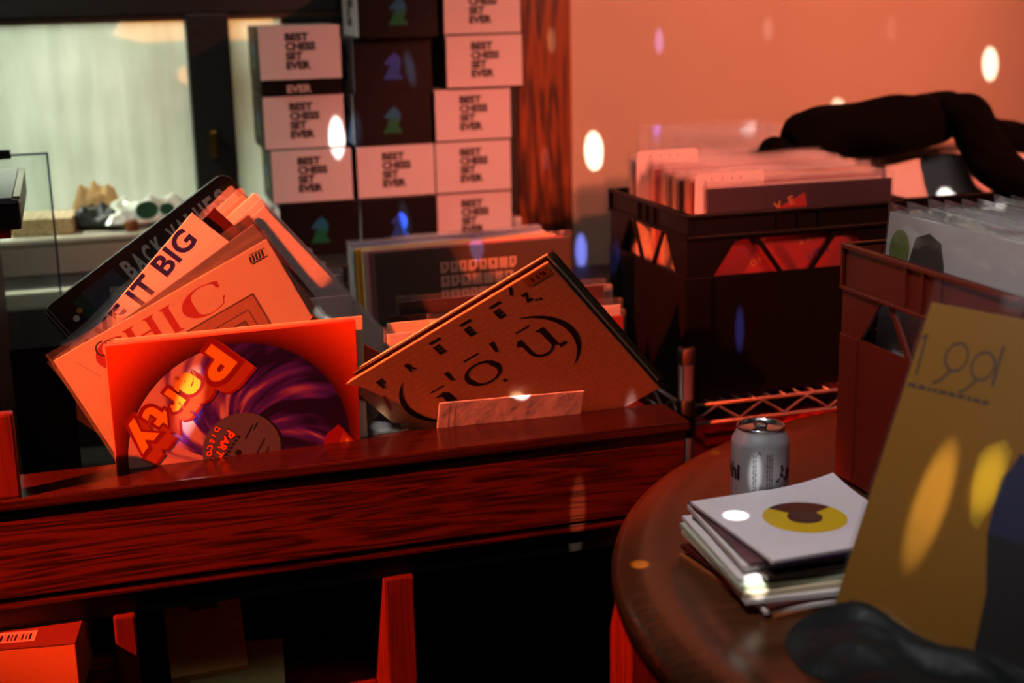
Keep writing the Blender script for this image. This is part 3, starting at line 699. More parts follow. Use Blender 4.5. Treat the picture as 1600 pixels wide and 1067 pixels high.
def chess_proto(knight, label, M):
    t = thing('chess_set_box', label, 'box', M, group='stacked chess set boxes')
    l, b = chess_mesh(knight); l.build('lid', t); b.build('base', t); return t
cz0 = .926
def cm(px, col_y, lvl, dy=0, turn=0, dz=0, dx=0, rz=0):
    z = cz0 + lvl * (BH + .0008) + dz
    return rotz(radians(turn * 90 + rz), (px + dx, col_y + dy, z))
Y0 = 2.655
c1, c2, c3 = .418, .572, .722
green_p = chess_proto(knight_green, 'black chess set box with green knight, bottom of the left stack', cm(c1, Y0, 0, .004, 1, dx=.006, rz=1))
blue_p = chess_proto(knight_blue, 'black chess set box with blue knight, bottom of the middle stack', cm(c2, Y0, 0, 0, 1, dx=.002))
for proto, M, lab in (
    (green_p, cm(c1, Y0, 1, 0, 0, dx=-.001, rz=-1), 'white chess set box on the black one, second up in the left stack'),
    (green_p, cm(c1, Y0, 2, .01, 0, dx=-.010), 'white chess set box touched by a bright light spot, third up in the left stack'),
    (green_p, cm(c2, Y0, 1, 0, 0), 'white chess set box in the middle stack, between black boxes'),
    (green_p, cm(c2, Y0, 2, .004, 1, dx=-.002), 'black chess set box with teal knight, just above the white one in the middle stack'),
    (blue_p, cm(c2, Y0, 3, .002, 1, dx=.002), 'black chess set box with blue knight, second from the top of the middle stack'),
    (green_p, cm(c2 + .01, Y0 - .02, 4, 0, 1), 'black chess set box cut by the picture edge, topmost of the middle stack'),
    (green_p, cm(c3, Y0, 0, .004, 0), 'white chess set box at the bottom of the right stack'),
    (green_p, cm(c3, Y0, 1, 0, 0, dx=-.001), 'white chess set box second up in the right stack'),
    (green_p, cm(c3, Y0, 2, 0, 0, dx=.001), 'white chess set box in the middle of the right stack'),
    (green_p, cm(c3, Y0, 3, -.006, 0, dx=.024), 'white chess set box set off to the right, fourth up in the right stack'),
    (green_p, cm(c3, Y0, 4, -.006, 0, dx=.022), 'white chess set box cut by the picture edge, topmost of the right stack')):
    dup(proto, M, lab)
# the top box of the left stack has its lid raised over the black base
top = thing('chess_set_box', 'white-lidded chess set box with the lid raised, topmost of the left stack', 'box', cm(c1, Y0, 3, .008, 0, dx=-.012), group='stacked chess set boxes')
for ch in green_p.children:
    c_ = ch.copy(); C.objects.link(c_); c_.parent = top
    if ch.name.startswith('lid'): c_.location = (0, -.006, .026)
m = MB(); q = at(797, 340, y=2.68); m.lathe([(0, 0), (.012, 0), (.012, .03), (.009, .034), (0, .034)], white_card, 20, Matrix.Translation((.826, 2.66, .926))); tag(m.build('small_cup'), 'small white cup on the counter right of the chess boxes', 'cup')

# ------------------------------------------------------------------ things on the sill
def pillow(name, label, cat, c, sx, sy, h, mm, rz=0, seed=0, extra=None):
    """crumpled bag: a pillow shape with folds"""
    rng = random.Random(seed); n = 22; vs = []; fs = []; ph = [rng.uniform(0, 6) for _ in range(6)]
    for side in (1, -1):
        for i in range(n + 1):
            for j in range(n + 1):
                u, v = i / n * 2 - 1, j / n * 2 - 1
                k = max(0, (1 - u ** 4) * (1 - v ** 4)) ** .5
                z = h * k * (.75 + .25 * sin(u * 5 + ph[0]) * sin(v * 4 + ph[1])) + .06 * h * sin(u * 17 + ph[2] + 3 * v) * k
                vs.append((u * sx / 2 * (1 - .06 * k), v * sy / 2 * (1 - .06 * k), z if side > 0 else -z * .25))
    q = (n + 1) ** 2
    for s in range(2):
        for i in range(n):
            for j in range(n):
                a = s * q + i * (n + 1) + j; f = [a, a + n + 1, a + n + 2, a + 1]; fs.append(f if s == 0 else f[::-1])
    b = MB(); b.add(vs, fs, mm, smooth=True)
    if extra: extra(b)
    zmin = min(v[2] for v in b.v)
    o = b.build(name); o.matrix_world = rotz(rz, (c[0], c[1], c[2] - zmin))
    return tag(o, label, cat)
SZ = .993
foil = mat('silver_foil_bag', '#d4dccb', .25, metal=.3, bump=.4, scale=50)
blk = mat('blackish_bag', '#1c1f1a', .35, bump=.3, scale=40)
def lozenges(b):
    gcol = mat('dark_green_print', '#1f5a40', .4)
    for x, r in ((-.01, .020), (.025, .013)):
        b.add([(x + r * cos(2 * pi * i / 20), -.046 - .0 * i, .022 + r * .8 * sin(2 * pi * i / 20)) for i in range(20)], [list(range(20))], gcol)
pillow('snack_bag', 'shiny white and green snack bag lying on the sill', 'bag', (.125, 2.65, SZ), .165, .085, .044, foil, .1, 3, lozenges)
pillow('snack_bag', 'dark crumpled snack bag between the wood block and the shiny bag', 'bag', (.035, 2.655, SZ), .10, .075, .036, blk, -.3, 5)
pillow('paper_bag', 'tan crumpled paper bag behind the snack bags on the sill', 'bag', (.035, 2.705, SZ), .09, .05, .062, mat('tan_paper', '#b79a63', .8, bump=.4, scale=30), .05, 8)
m = MB(); m.box((-.075, -.05, 0), (.03, .05, .030), wood('pale_wood', '#a8874e', '#d6bf8c', 1, .5), bevel=.002)
o = m.build('wood_block'); o.matrix_world = rotz(-.12, (-.032, 2.648, SZ)); tag(o, 'pale wood block lying on the sill behind the clear panel', 'block')
for i, (x, lab) in enumerate(((.090, 'small brown jar on the sill below the shiny snack bag, left one'), (.165, 'small brown jar on the sill below the shiny snack bag, right one'))):
    m = MB(); m.lathe([(0, 0), (.011, 0), (.012, .004), (.012, .016), (.009, .020), (0, .020)], mat('brown_jar', '#7a4420', .3), 20); o = m.build('small_jar'); o.location = (x, 2.588, SZ); tag(o, lab, 'jar')
# black equipment box on the post, red base piece, and clear acrylic panel
t = thing('equipment_box', 'black box with a pale top at the far left edge', 'equipment', loc=(-.24, 2.07, 1.1125))
m = MB(); m.box((-.17, -.17, 0), (.171, .18, .038), mat('black_case', '#0d0c0b', .4), bevel=.004); m.build('case', t)
m = MB(); m.box((-.16, -.162, .0382), (.162, .172, .0405), mat('pale_grey_top', '#8b9486', .3), bevel=.001); m.build('top_plate', t)
m = MB(); m.box((.163, -.15, .036), (.1715, .178, .0405), mat('polished_edge', '#b8b09a', .2, metal=.8), bevel=.001); m.build('edge_trim', t)
m = MB(); m.box((-.4, 1.91, 1.1005), (-.083, 2.2, 1.1120), red_card, bevel=.002); tag(m.build('base_board'), 'red board under the black box at the far left edge', 'board')
acr = plastic('clear_acrylic', (.95, .98, .97), .03, .3, .02, 0)
ax = at(75, 238, y=2.33); axb = at(97, 445, y=2.33)
t = thing('acrylic_panel', 'clear acrylic panel with blue-grey edges standing left of the record bin', 'panel', loc=(ax.x - .2, 2.33, .669))
m = MB(); m.box((-.2, -.002, 0), (.197, .002, ax.z - .672), acr); m.build('sheet', t)
edge_b = mat('blue_grey_edge', '#39415e', .25)
m = MB(); m.box((.197, -.0025, 0), (.200, .0025, ax.z - .669), edge_b); m.box((-.2, -.0025, ax.z - .672), (.1969, .0025, ax.z - .669), edge_b); m.build('polished_edge', t)
m = MB(); m.box((.03, -.006, ax.z - .676), (.145, .006, ax.z - .662), mat('black_clip', '#0b0b0b', .5), bevel=.001); m.build('clip', t)

# ------------------------------------------------------------------ milk crates
def crate(label, name, M, w, d, h, mm, open_z=(.66, .86), lip=.12):
    """stacking crate: corner posts, double rim, solid lower walls, barred openings under the rim"""
    t = thing(name, label, 'crate', M); th = .004
    b = MB(); b.box((0, 0, 0), (w, d, .006), mm); b.build('floor_panel', t)
    z0, z1 = h * open_z[0], h * open_z[1]
    for k, (L, T) in enumerate(((w, Matrix.Identity(4)), (w, Matrix.Translation((w, d, 0)) @ Matrix.Rotation(pi, 4, 'Z')), (d, Matrix.Translation((0, d, 0)) @ Matrix.Rotation(-pi / 2, 4, 'Z')), (d, Matrix.Translation((w, 0, 0)) @ Matrix.Rotation(pi / 2, 4, 'Z')))):
        b = MB(); c = .042
        b.box((.002, .002, .006), (L - .002, .002 + th, z0), mm, T)                    # lower wall
        b.box((.002, .002, z1), (L - .002, .002 + th, h), mm, T)                       # upper band
        b.box((0, -.003, h - .006), (L, .006, h), mm, T, bevel=.0015)                  # top lip
        b.box((0, -.003, z1 + .002), (L, .004, z1 + .007), mm, T, bevel=.0012)         # lower rib of the rim
        for x in (.0, .145 * L / .36, .5 * L, L - .145 * L / .36): b.box((x, -.002, z1 + .007), (x + .004, .003, h - .006), mm, T)
        b.box((.002, -.001, .0), (c, .006, z0), mm, T, bevel=.001); b.box((L - c, -.001, .0), (L - .002, .006, z0), mm, T, bevel=.001)
        b.box((.002, .0015, z0), (c * .8, .006, z1), mm, T); b.box((L - c * .8, .0015, z0), (L - .002, .006, z1), mm, T)
        # slanted bars make the row of trapezoid windows
        def bar(xa, xb, wd=.009): b.prism([(xa, z0 - .001), (xa + wd, z0 - .001), (xb + wd, z1 + .001), (xb, z1 + .001)], .0018, .006, mm, T)
        b.prism([(c * .8, z0), (c * .8, z1), (c * .8 + .052, z1), (c * .8 + .012, z0)], .0018, .006, mm, T)
        b.prism([(L - c * .8, z0), (L - c * .8 - .012, z0), (L - c * .8 - .052, z1), (L - c * .8, z1)], .0018, .006, mm, T)
        bar(L * .42, L * .30); bar(L * .56, L * .68)
        b.build('side_wall', t)
    return t
blk_pl = mat('black_crate_plastic', '#080606', .42, spec=.25, bump=.03, scale=120)
red_pl = mat('red_crate_plastic', '#64180a', .38, bump=.03, scale=120)
CZ = .772
BC = crate('black milk crate packed with wrapped records, on the wire shelf', 'milk_crate', Matrix.Translation((.878, 1.955, CZ)), .372, .325, .288, blk_pl)
BC2 = crate('second black milk crate right of the packed one, under the black jacket', 'milk_crate', Matrix.Translation((1.385, 2.16, CZ)), .372, .325, .255, blk_pl)
# records in the black crate
def art_front(b, y):
    r_ = mat('print_red', '#b3161a', .4); yl = mat('print_yellow', '#c9851c', .5)
    b.poly([(-.157, .15), (.157, .15), (.157, .252), (.02, .272), (-.157, .215)], r_, y)
    b.poly([(-.075, .262), (.005, .301), (.010, .276), (-.06, .268)], r_, y - .0001)
    text(b, 'OUT', -.05, .246, .022, yl, rot=.35, y=y - .0002, bold=.03)
    text(b, 'V', -.04, .282, .014, yl, rot=.35, y=y - .0002, bold=.04); text(b, 'E', -.018, .290, .014, yl, rot=.35, y=y - .0002, bold=.04)
    text(b, 'A  M  I', .012, .226, .008, yl, rot=.4, y=y - .0002, bold=.02); text(b, 'O F', -.075, .197, .010, yl, rot=.35, y=y - .0002, bold=.02)
    text(b, 'UTH', .032, .203, .014, mat('print_violet', '#4b2a86', .5), rot=.35, y=y - .0002, bold=.03)
sleeve('dark purple sleeve with red and yellow print, foremost in the black milk crate', (.878 + .2, 1.972, CZ + .008, 0, 0, -1), purple_card, art_front, wrap=heavy, th=.005, top=.012)
cr_cols = [white_card, red_card, dark_card, cream_card, dark_card, pink_card, black_card, maroon_card, yellow_card, white_card, red_card, grey_card]
cnames = ['white', 'red', 'dark', 'cream', 'dark', 'pink', 'black', 'maroon', 'yellow', 'white', 'red', 'grey']
protos = {}
for i in range(25):
    k = (i * 5) % 12
    P = pose(.878 + .192 + random.uniform(-.006, .008), 1.984 + i * .0113, CZ + .008 + random.uniform(0, .010) + .0004 * i, random.uniform(-.6, .6), -.5, -1 + random.uniform(-.4, .4))
    lab = 'wrapped %s-edged record standing in the packed row of the black milk crate' % cnames[k]
    key = cnames[k] + str(k)
    if key not in protos: protos[key] = sleeve(lab, P, cr_cols[k], wrap=milky if k % 3 else clear, th=.004, group='records packed in the black milk crate')
    else: dup(protos[key], P, lab)
def divider(label, P, w, h, z0):
    b = MB(); R = .006; pts = []
    for cx, cz, a0 in ((w / 2 - R, h - R, 0), (-w / 2 + R, h - R, 90)):
        for i in range(5): a = radians(a0 + 90 * i / 4); pts.append((cx + R * cos(a), cz + R * sin(a)))
    pts += [(-w / 2, 0), (w / 2, 0)]
    b.prism(pts[::-1], -.0006, .0006, mat('divider_plastic', '#d8cfc9', .4))
    for x in (-.03, -.012, .004, .018): stroke(b, [(x, h - .012), (x, h - .008)], .0012, black_ink, -.0008)
    o = b.build('divider_card'); o.matrix_world = pose(*P); return tag(o, label, 'divider card', 'divider cards')
q = at(1140, 272, y=1.979); divider('white divider card near the front of the black milk crate', (q.x, 1.9785, CZ + .01, 0, 0, -1), .115, q.z - CZ - .006, 0)
q = at(1028, 236, y=2.19); divider('white divider card near the back of the black milk crate', (.946, 2.1845 + .0035, CZ + .012, 0, 0, -1), .11, q.z - CZ - .010, 0)
# second crate's records
def art_pale(b, y): b.poly([(-.157, .18), (.12, .18), (.157, .315), (-.157, .315)], white_card, y)
for i in range(8):
    lab = 'wrapped pale record in the second black crate, below the jacket' if i else 'white sleeve with a bright light spot, foremost in the second black crate'
    P = (1.572 + random.uniform(-.004, .004), 2.195 + i * .016, CZ + .008, random.uniform(-.5, .5), -16, 0)
    if i == 0: pr2 = sleeve(lab, P, white_card, art_pale, wrap=heavy, th=.004, group='records in the second black crate')
    else: dup(pr2, pose(*P), lab)
# loosely filled clear wraps standing on the counter behind the crate, against the wall
for i, (px, py, mm, c_) in enumerate(((1003, 196, red_card, 'red'), (1022, 200, white_card, 'first white'), (1040, 204, cream_card, 'cream'), (1062, 206, white_card, 'second white'))):
    q = at(px, py, y=2.50 + .03 * i); sleeve('%s record in a loose clear wrap standing against the wall behind the black crate' % c_, (q.x + .125, 2.50 + .03 * i, q.z - .31, 0, -2, 0), mm, wrap=milky, top=.06, size=.25, th=.003, group='loose clear wraps behind the black crate')
# ------------------------------------------------------------------ jacket
jk = mat('black_jacket_cloth', '#040303', .95, spec=.1, bump=.4, scale=22)
def cloth_roll(name, label, cat, paths, mm, n=28, seed=1, flat=.92):
    t = thing(name, label, cat, loc=paths[0][1][0][:3] if False else None); rng = random.Random(seed)
    for pname, pts in paths:
        P = []; R = []
        seg = 10
        for k in range(len(pts) - 1):        # catmull-rom through the given points
            p = [Vector(pts[max(0, min(len(pts) - 1, k + j))][:3]) for j in (-1, 0, 1, 2)]; r = [pts[max(0, min(len(pts) - 1, k + j))][3] for j in (-1, 0, 1, 2)]
            for s in range(seg + (k == len(pts) - 2)):
                u = s / seg
                h = lambda a, b, c, d: .5 * (2 * b + (c - a) * u + (2 * a - 5 * b + 4 * c - d) * u * u + (3 * b - a - 3 * c + d) * u ** 3)
                P.append(h(*p)); R.append(max(.004, h(*r)))
        vs = []; fs = []; ph = [rng.uniform(0, 6) for _ in range(4)]
        for i, p in enumerate(P):
            tn = (P[min(i + 1, len(P) - 1)] - P[max(i - 1, 0)]).normalized(); x = tn.cross(Zv).normalized(); y = x.cross(tn)
            for k in range(n):
                a = 2 * pi * k / n
                f = 1 + .10 * sin(2 * a + ph[0] + i * .12) * sin(i * .21 + ph[1]) + .05 * sin(4 * a + i * .22 + ph[2]) + .03 * sin(7 * a - i * .31)
                vs.append(tuple(p + (x * cos(a) * 1.0 + y * sin(a) * flat) * R[i] * f))
        for i in range(len(P) - 1):
            for k in range(n): a, b_ = i * n + k, i * n + (k + 1) % n; fs.append([a, b_, b_ + n, a + n])
        fs += [list(range(n))[::-1], [(len(P) - 1) * n + k for k in range(n)]]
        b = MB(); b.add(vs, fs, mm, smooth=True); o = b.build(pname, t)
    return t
def jp(px, py, Y, r): q = at(px, py, y=Y); return (q.x, q.y, q.z, r)
cloth_roll('jacket', 'black jacket thrown over the records in front of the orange wall', 'jacket', [
    ('body', [jp(1232, 222, 2.24, .020), jp(1262, 212, 2.25, .048), jp(1320, 204, 2.26, .054), jp(1390, 198, 2.26, .056), jp(1440, 190, 2.27, .054), jp(1480, 178, 2.27, .040), jp(1510, 182, 2.27, .030)]),
    ('sleeve', [jp(1480, 172, 2.25, .035), jp(1512, 185, 2.22, .042), jp(1535, 225, 2.19, .044), jp(1560, 262, 2.17, .042), jp(1610, 292, 2.16, .040), jp(1680, 310, 2.16, .03)]),
    ('sleeve', [jp(1500, 180, 2.28, .03), jp(1550, 206, 2.30, .030), jp(1600, 225, 2.31, .038), jp(1680, 250, 2.32, .04)]),
    ('collar', [jp(1186, 240, 2.22, .006), jp(1206, 228, 2.225, .018), jp(1226, 234, 2.23, .016), jp(1242, 240, 2.24, .012)])], jk, seed=4)

# ------------------------------------------------------------------ wire shelf
postm = mat('grey_steel_post', '#5a4646', .35, metal=.6)
rodm = mat('coated_rod', '#7a6a6a', .35, metal=.6)
wsh = thing('wire_shelf', 'chrome wire shelf unit carrying the black milk crates', 'shelf', loc=(.86, 1.93, 0))
def wp(name, fn):
    b = MB(); fn(b); o = b.build(name, wsh); o.location = (-.86, -1.93, 0); return o
PX, PY = .868, 1.930
for x, y in ((PX, PY), (PX, 2.40), (1.90, PY), (1.90, 2.40)):
    def post(b, x=x, y=y):
        b.tube([(x, y, 0), (x, y, .84)], .0125, postm, 20)
        b.lathe([(.008, .8625), (.012, .862), (.0140, .858), (.0140, .838), (.0126, .836)], postm, 20, Matrix.Translation((x, y, 0)))
        b.lathe([(.0125, .72), (.016, .725), (.0145, .775), (.0125, .78)], mat('black_collar', '#101010', .4), 20, Matrix.Translation((x, y, 0)))
    wp('post', post)
def truss(a, b_, n):
    def f(b):
        A, B = Vector(a), Vector(b_); zt, zb = .768, .738
        b.tube([(A.x, A.y, zt), (B.x, B.y, zt)], .0030, rodm); b.tube([(A.x, A.y, zb), (B.x, B.y, zb)], .0030, rodm)
        pts = []
        for i in range(n + 1): p = A.lerp(B, i / n); pts.append((p.x, p.y, zt - .003 if i % 2 else zb + .003))
        b.tube(pts, .0022, rodm, 8)
    return f
wp('front_truss', truss((PX + .012, PY - .002, 0), (1.89, PY - .002, 0), 26))
wp('side_truss', truss((PX - .002, PY + .012, 0), (PX - .002, 2.39, 0), 12))
wp('wire_deck', lambda b: [b.tube([(PX + .02 + i * .026, PY, .7655), (PX + .02 + i * .026, 2.40, .7655)], .0018, chrome, 6) for i in range(40)])
wp('rear_truss', truss((PX + .012, 2.402, 0), (1.89, 2.402, 0), 26))
# red bin under the shelf
m = MB(); m.box((.915, 1.96, .40), (1.45, 2.36, .700), mat('red_bin_plastic', '#a3120d', .4), bevel=.006); m.box((.91, 1.953, .69), (1.455, 2.365, .716), mat('red_bin_plastic', '#a3120d', .4), bevel=.004)
m.box((.915, 1.96, 0), (1.45, 2.36, .399), dark_lam)
tag(m.build('storage_bin'), 'red plastic storage bin under the wire shelf, behind the can', 'bin')

# ------------------------------------------------------------------ round table
TC = Vector((1.141, 1.116, 0)); TZ = .79
tw = wood('table_walnut', '#3e1f10', '#55301a', 0, .24, .5, fig=.05)
tb = thing('round_table', 'dark round wooden table with a raised rim', 'table', loc=(TC.x, TC.y, 0))
m = MB(); m.lathe([(0, TZ), (.585, TZ), (.596, TZ + .001), (.606, TZ + .004), (.625, TZ + .005), (.650, TZ + .003), (.661, TZ - .004), (.664, TZ - .014), (.660, TZ - .028), (.640, TZ - .034), (0, TZ - .034)], tw, 128); m.build('tabletop', tb)
m = MB(); m.lathe([(0, TZ - .035), (.10, TZ - .035), (.06, TZ - .07), (.045, TZ - .12), (.045, .12), (.07, .08), (0, .08)], tw, 32); m.build('pedestal', tb)
for k in range(4):
    a = k * pi / 2 + .6; m = MB(); m.tube([(.05 * cos(a), .05 * sin(a), .10), (.2 * cos(a), .2 * sin(a), .06), (.36 * cos(a), .36 * sin(a), .022)], [.03, .026, .02], tw, 10); m.build('foot', tb)

# red crate on the table with its records
RC = crate('red milk crate of records standing on the round table', 'milk_crate', Matrix.Translation((.884, 1.165, TZ + .0065)), .372, .345, .294, red_pl, open_z=(.62, .80))
def art_face(b, y):
    disk(b, -.128, .272, .025, mat('lime_oval', '#7c8a2c', .5), y, 30, ex=.85)
    b.poly([(-.105, .215), (-.106, .262), (-.096, .292), (-.070, .300), (-.045, .292), (-.034, .265), (-.036, .215)], mat('brown_hair_print', '#3a2114', .5), y)
    disk(b, -.070, .236, .022, mat('tan_face_print', '#a4683e', .5), y - .0001, 24, ex=.85)
for i in range(12):
    P = pose(.915 + i * .024, 1.335 + random.uniform(-.003, .003), TZ + .020 + random.uniform(0, .006), random.uniform(-.8, .8), -5, -90)
    lab = 'wrapped white-edged record packed in the red milk crate'
    if i == 0: pr0 = sleeve('white sleeve printed with a lime oval and a brown head, foremost in the red crate', P, mat('pale_grey_print', '#e0d8d4', .5), art_face, wrap=heavy, th=.004, group='records in the red crate')
    elif i == 1: pr3 = sleeve(lab, P, white_card, wrap=milky, th=.005, group='records in the red crate')
    else: dup(pr3, P, lab)

# 1991 sleeve leaning on the red crate
yl91 = mat('mustard_print', '#8a5d08', .35, mottled=.2, scale=5)
def art_91(b, y):
    ink = mat('brown_pen_ink', '#3a200c', .5); nv = mat('navy_print', '#191c3c', .4); dk = mat('near_black_print', '#0d0d10', .4); br = mat('yellow_glow_patch', '#a5800a', .4)
    for x, z in ((-.113, .266), (-.084, .263)):
        ring(b, x, z, .0125, .0152, ink, y, ex=.82, n=30); stroke(b, [(x - .002, z - .0145), (x - .010, z - .026), (x - .016, z - .030)], .0026, ink, y - .0001)
    stroke(b, [(-.151, .282), (-.149, .240)], .0026, ink, y); stroke(b, [(-.150, .282), (-.156, .277)], .0022, ink, y)
    stroke(b, [(-.070, .286), (-.069, .246)], .0030, ink, y)
    rng = random.Random(2); x = -.154
    while x < -.066:
        w = rng.uniform(.004, .009); b.poly([(x, .2275), (x + w, .2275), (x + w, .2315), (x, .2315)], ink, y); x += w + .002
    b.poly([(-.034, .165), (-.028, .172), (-.022, .192), (-.012, .186), (-.006, .20), (.004, .20), (.157, .215), (.157, .11), (-.03, .112)], nv, y)
    b.poly([(-.030, .112), (.157, .112), (.157, .001), (-.008, .001), (-.014, .06)], dk, y - .0001)
    b.poly([(-.056, .19), (-.040, .20), (-.030, .19), (-.032, .14), (-.040, .112), (-.050, .118), (-.058, .15), (-.062, .18)], br, y)  # yellow glow of the light, put into the sleeve's colour as a patch
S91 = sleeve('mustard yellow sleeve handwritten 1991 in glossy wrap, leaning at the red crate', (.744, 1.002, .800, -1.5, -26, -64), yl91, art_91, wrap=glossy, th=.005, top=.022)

# ------------------------------------------------------------------ can
def can(label, loc, rz):
    t = thing('drink_can', label, 'can', rotz(rz, loc)); al = mat('brushed_silver', '#c9cacd', .28, metal=.6); al2 = mat('bare_aluminium', '#d2d2d4', .2, metal=1)
    b = MB(); b.lathe([(.0, .004), (.020, .003), (.024, 0), (.0265, .002), (.0325, .012), (.033, .016), (.033, .100), (.0325, .104), (.0295, .110), (.0272, .1145), (.0265, .1165)], al, 64)
    R = .0332
    wrap = lambda u, z: (R * cos(u / R), R * sin(u / R), z)
    f = lambda x, z: wrap(x, z)
    text(b, 'Asahi', -.047, .070, .020, black_ink, w=.050, bold=.05, fn=f); text(b, 'Asahi', .046, .070, .020, black_ink, w=.050, bold=.05, fn=f)
    for i in range(5):
        for s in (-.047, .046): b.add([wrap(s - .02 + .01 * k, .052 - .0038 * i + dz) for dz in (0, .0011) for k in range(5)], [[k, k + 1, k + 6, k + 5] for k in range(4)], mat('grey_print', '#4a4a50', .4))
    rng = random.Random(5)
    for c0 in (-.0055, -.003, .010, .0128, .0156):
        z = .094
        while z > .018:
            h = rng.uniform(.0015, .006)
            b.add([wrap(c0, z), wrap(c0 + .0016, z), wrap(c0 + .0016, z - h), wrap(c0, z - h)], [[0, 1, 2, 3]], mat('grey_print', '#4a4a50', .4)); z -= h + .0012
    text(b, 'A', .0015, .096, .005, mat('grey_print', '#4a4a50', .4), fn=f, bold=.03)
    b.build('body', t)
    b = MB(); b.lathe([(.0262, .1165), (.0275, .1190), (.0268, .1205), (.0252, .1195), (.0242, .1165), (.0225, .1162), (0, .1166)], al2, 64); lid_ = b.build('lid', t)
    b = MB(); b.add([(.014 + .0085 * cos(2 * pi * i / 24), .0105 * sin(2 * pi * i / 24), .1168) for i in range(24)], [list(range(24))], mat('dark_hole', '#050505', .6)); b.build('opening', lid_)
    b = MB(); pts = [(.004 + .0085 * cos(2 * pi * i / 24) + .0, .0068 * sin(2 * pi * i / 24), .1215 + .0060 * cos(2 * pi * i / 24)) for i in range(25)]; b.tube(pts, .0015, al2, 8, cap=False)
    b.tube([(-.003, -.004, .1178), (-.003, .004, .1178)], .0016, al2, 8); b.box((-.010, -.0055, .1170), (.0, .0055, .1180), al2); b.build('ring_pull', lid_)
    return t
q = at(1185, 818, z=TZ); can('opened silver beer can standing behind the stack of small records', (q.x, q.y, TZ + .0003), radians(-121))

# ------------------------------------------------------------------ stack of seven-inch records
SW = .180
C0, C1 = at(1080, 783, z=.846), at(1300, 750, z=.846)
base_a = atan2(C1.y - C0.y, C1.x - C0.x); ctr = C0 + (C1 - C0) * .5 + Vector((sin(base_a), -cos(base_a), 0)) * (SW / 2)
ctr = Vector((ctr.x, ctr.y, 0))
def curled(b, th, mm, curl):
    n = 10; vs = []; fs = []; h = SW / 2
    for s in (0, 1):
        for i in range(n + 1):
            for j in range(n + 1):
                u, v = i / n * 2 - 1, j / n * 2 - 1; k = max(0, (u + v) / 2 - .55)
                vs.append((u * h, v * h, s * th + curl * k * k * 4.5))
    q = (n + 1) ** 2
    for i in range(n):
        for j in range(n): a = i * (n + 1) + j; fs.append([q + a, q + a + n + 1, q + a + n + 2, q + a + 1]); fs.append([a, a + 1, a + n + 2, a + n + 1])
    for i in range(n):
        for a, c in ((i, i + 1), ((i + 1) * (n + 1) + n, i * (n + 1) + n)): pass
        e = [(i, i + 1), (n * (n + 1) + i + 1, n * (n + 1) + i), ((i + 1) * (n + 1), i * (n + 1)), (i * (n + 1) + n, (i + 1) * (n + 1) + n)]
        for a, c in e: fs.append([a, c, c + q, a + q])
    b.add(vs, fs, mm)
def single(label, z, da, dx, dy, mm, th, top_=False, curl=0, artf=None):
    t = thing('single_record', label, 'record', rotz(base_a + da, (ctr.x + dx, ctr.y + dy, z)), group='stack of seven-inch records')
    b = MB(); curled(b, th, mm, curl); b.build('paper_sleeve', t)
    if artf: artf(t, th)
    return t
def top_art(t, th):
    b = MB(); ye = mat('label_yellow', '#c9a81a', .45); dk = mat('label_brown', '#4b241c', .5)
    def dsk(r, m_, z, a0=0, a1=2 * pi, n=40):
        b.add([(0, 0, z)] + [(r * cos(a0 + (a1 - a0) * i / n), r * sin(a0 + (a1 - a0) * i / n), z) for i in range(n + 1)], [[0, i + 1, i + 2] for i in range(n)], m_)
    dsk(.0445, ye, th + .0003); dsk(.0445, dk, th + .0005, radians(22), radians(120), 20); dsk(.0185, mat('vinyl_grey', '#2a2625', .4), th + .0008)
    b.build('record_label', t)['label'] = 'yellow record label with a dark centre'
    b = MB()
    for x, y, l in ((.076, -.052, .012), (.080, .030, .016), (.072, -.050, .006)): b.add([(x, y, th + .0004), (x + .006, y + .002, th + .0004), (x + .005, y + l * .6, th + .0004), (x + .001, y + l, th + .0004)], [[0, 1, 2, 3]], black_ink)
    b.build('printed_marks', t)
specs = [('brown sleeve at the bottom of the small record stack', brown_card, .004, .10, -.002, .004), ('white sleeve, second from the bottom of the small record stack', white_card, .004, -.06, .004, -.004), ('maroon sleeve low in the small record stack', maroon_card, .004, .05, -.004, .002), ('pale grey sleeve, fourth from the bottom of the small record stack', white_card, .005, -.16, -.006, -.006), ('tan sleeve in the lower middle of the small record stack', cream_card, .005, -.10, -.012, .0), ('pale green sleeve in the middle of the small record stack', mat('sage_card', '#a9b39a', .5), .005, -.12, -.014, .004), ('white sleeve above the pale green one in the small record stack', white_card, .005, -.14, -.012, .007), ('dark sleeve in the upper middle of the small record stack', dark_card, .004, -.04, .002, .0), ('creamy white sleeve, fourth from the top of the small record stack', white_card, .005, -.15, -.006, .010), ('mauve printed sleeve, third from the top of the small record stack', mat('mauve_print', '#6b4a50', .4, mottled=.6, scale=30), .004, -.12, -.004, .008), ('dark purple sleeve right under the top one of the small record stack', purple_card, .003, -.03, .003, -.004)]
z = TZ + .0004
for lab, mm, th, da, dx, dy in specs:
    k = 1 - (z - TZ) / .05; single(lab, z, da, dx - .012 * k, dy - .014 * k, mm, th); z += th + .0004
single('white single with a yellow centre label on top of the small record stack', z, 0, 0, 0, mat('white_paper_sleeve', '#d6ced0', .55), .003, True, .010, top_art)

